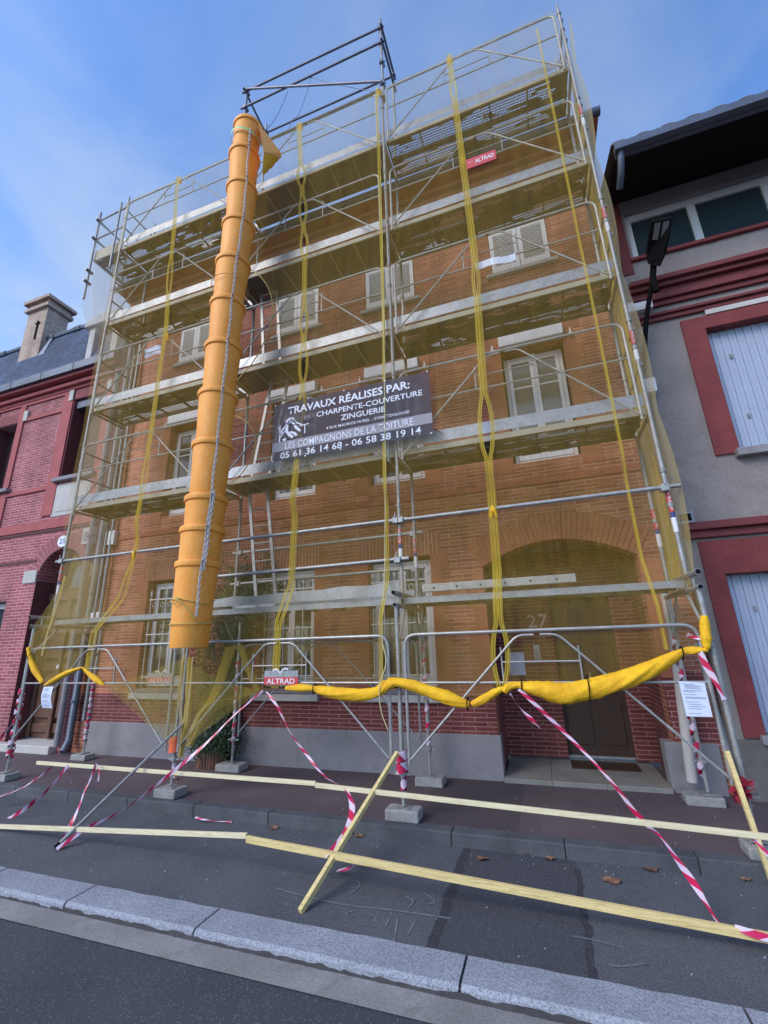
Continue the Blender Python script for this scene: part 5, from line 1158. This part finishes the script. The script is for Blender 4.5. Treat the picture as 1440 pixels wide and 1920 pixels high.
# ================================================================ timber barrier and leaning poles
def batten(name, pts, w, h, m, label, cat='batten', group='pine battens of the barrier', roll=None):
    mb = MB()
    for a, b_ in zip(pts, pts[1:]): mb.bar(a, b_, w, h, roll)
    return tag(mb.build(name, Mt[m], None, bevel=.003), label, cat, group)
u0 = at(70,1430,Y=-.72); u1 = at(592,1469,Y=-.80); u2 = at(592,1472,Y=-.84); u3 = at(1456,1571,Y=-.80)
batten('wooden_batten', [u0,u1], .03, .040, 'wood', 'upper left pine batten, crossing in front of the chute post')
batten('wooden_batten', [u2,u3], .03, .040, 'wood', 'upper right pine batten, running from the middle to the right picture edge')
l0 = at(-40,1548,Y=-1.36); l1 = at(463,1567,Y=-1.42); l2 = at(463,1573,Y=-1.46); l3 = at(1460,1762,Y=-1.42)
batten('wooden_batten', [l0,l1], .03, .040, 'wood', 'lower left pale batten, leaving the picture at the left edge')
batten('wooden_batten', [l2,l3], .035, .05, 'wood2', 'lower right batten of yellower pine, sloping down to the right edge')
ft = at(563,1710,Z=ZP+.01); tp = at(745,1412,Y=YF-.10)
batten('wooden_batten', [ft,tp], .05, .035, 'wood2', 'short pine batten leaning on the middle post, its foot by the granite kerb', roll=(1,0,0))
ft = at(1452,1665,Z=ZP+.01); tp = at(1362,1408,Y=YF-.10)
batten('wooden_batten', [ft,tp], .05, .035, 'wood2', 'pine batten leaning on the right corner post', roll=(1,0,0))
t = thing('leaning_pole', at(103,1592,Z=ZP), 'dark steel pole leaning from the parking strip to the post under the chute', 'pole')
pa = at(103,1590,Z=ZP+.02); pb = at(345,1355,Y=YF-.05); MB().tube([pa,pb], .017, 8).build('tube', Mt['galv_dark'], t, smooth=True); MB().tube([pa,pa.lerp(pb,.03)], .022, 8).build('end_cap', Mt['black'], t, smooth=True)
# extra tubes bundled at the right corner
t = thing('spare_tube', at(1400,1480,Y=YF), 'grey tube standing beside the right corner post, below the notice', 'tube')
MB().tube([at(1305,1205,Y=YF+.15), at(1386,1478,Y=YF+.05)], .024, 10).build('tube', Mt['galv_dark'], t, smooth=True)

# ================================================================ planter and climbing plant
t = thing('planter', (-3.45,.95,0), 'low round planter of split timber stakes at the foot of the grey plinth', 'planter')
mb = MB(); pc = at(397,1437,Z=0); pc = Vector((pc.x,1.02,0))
for k in range(30):
    a = 2*math.pi*k/30; x, y = pc.x+.21*math.cos(a), pc.y+.17*math.sin(a); mb.tube([(x,y,0),(x,y,.22+.01*math.sin(k*5))], .024, 7)
mb.build('stakes', Mt['terracotta'], t, smooth=True); MB().tube([(pc.x,pc.y,.02),(pc.x,pc.y,.17)], .19, 20).build('soil', Mt['black'], t)
t = thing('climbing_plant', pc, 'dark green climbing shrub growing from the planter up the wall behind the netting', 'shrub')
random.seed(11); mb = MB(); st = MB()
for s in range(7):
    p = Vector((pc.x+random.uniform(-.1,.1), pc.y+random.uniform(-.05,.1), .15)); pts = [p.copy()]
    for k in range(9): p = p+Vector((random.uniform(-.12,.14), random.uniform(-.02,.05) if p.y < 1.2 else random.uniform(-.04,.0), random.uniform(.25,.42))); pts.append(p.copy())
    st.tube(catmull(pts,4), [.014*(1-i/45) for i in range(len(catmull(pts,4)))], 5)
    for q in catmull(pts,10):
        for _ in range(30 if q.z < 2.9 else 8):
            w = .34 if q.z > .9 else .22
            c = q+Vector((random.gauss(0,w*.5),random.gauss(0,.07),random.gauss(0,.09))); c.y = min(c.y,1.26)
            if noise.noise(c*3.1) < -.22: continue
            a = random.uniform(0,6.28); e = random.uniform(-1,1); sz = random.uniform(.018,.036); dx = Vector((math.cos(a),math.sin(e)*.5,math.sin(a))).normalized()*sz; dy = dx.cross(Vector((e*.6,1,.3))).normalized()*sz*.55
            mb.poly([c-dx, c+dy, c+dx, c-dy])
for _ in range(1500):
    c = pc+Vector((random.gauss(0,.20),random.gauss(0,.14),.32+random.gauss(0,.13)))
    if c.z < .16: continue
    a = random.uniform(0,6.28); e = random.uniform(-1,1); sz = random.uniform(.018,.034); dx = Vector((math.cos(a),math.sin(e)*.5,math.sin(a))).normalized()*sz; dy = dx.cross(Vector((e*.6,1,.3))).normalized()*sz*.55
    mb.poly([c-dx, c+dy, c+dx, c-dy])
mb.build('foliage', Mt['leaf'], t); st.build('stem', Mt['door'], t, smooth='full')
# weeds at the foot of the right house
t = thing('weed', at(1425,1485,Z=0), 'small dark weed growing at the foot of the right house', 'weed'); mb = MB(); wc = at(1425,1487,Z=0)
for _ in range(220):
    c = wc+Vector((random.gauss(.05,.10),random.gauss(.0,.04),abs(random.gauss(0,.06)))); a = random.uniform(0,6.28); sz = .02; dx = Vector((math.cos(a),.2,math.sin(a)))*sz; dy = Vector((-math.sin(a),.3,math.cos(a)))*sz*.4; mb.poly([c-dx,c+dy,c+dx,c-dy])
mb.build('foliage', Mt['leaf'], t)
# dead leaves
where = [(1028,1598,'largest curled brown leaf, at the kerb near the middle'),]
lv = [(513,1553,'dead leaf on the parking strip under the lower left batten end',.05),(672,1568,'small dead leaf at the kerb right of the hanging tape',.045),(904,1611,'flat reddish leaf at the left edge of the dark patch',.05),(984,1599,'brown leaf lying against the kerb above the dark patch',.06),(1031,1612,'pale broken leaf right of the brown kerb leaf',.04),(1148,1653,'rusty leaf alone on the parking strip right of the patch',.06),(1221,1627,'largest tan leaf at the kerb, before the long tape',.085),(1135,1615,'smallest dark leaf at the kerb, left of the largest tan leaf',.03),(1400,1650,'dark leaf near the right picture edge',.03),(926,1592,'black leaf in the kerb angle, left of the brown leaf',.035),(325,1460,'grey flat leaf on the pavement by the chute post block',.07)]
for px,py,l,s in lv:
    z = 0 if py < 1500 else ZP; c = at(px,py,Z=z+.006); mb = MB(); random.seed(px); rot = random.uniform(0,6.28); n = 11
    rim = []
    for k in range(n):
        a = 2*math.pi*k/n; r_ = s*1.35*(.55+.45*abs(math.cos(a*1.5)))*random.uniform(.75,1.1); rim.append(c+Vector((r_*math.cos(a+rot), r_*.65*math.sin(a+rot), random.uniform(0,.022))))
    for k in range(n): mb.poly([c+Vector((0,0,.004)), rim[k], rim[(k+1)%n]])
    tag(mb.build('dead_leaf', Mt['deadleaf'], None), l, 'leaf', 'dead leaves along the kerb')
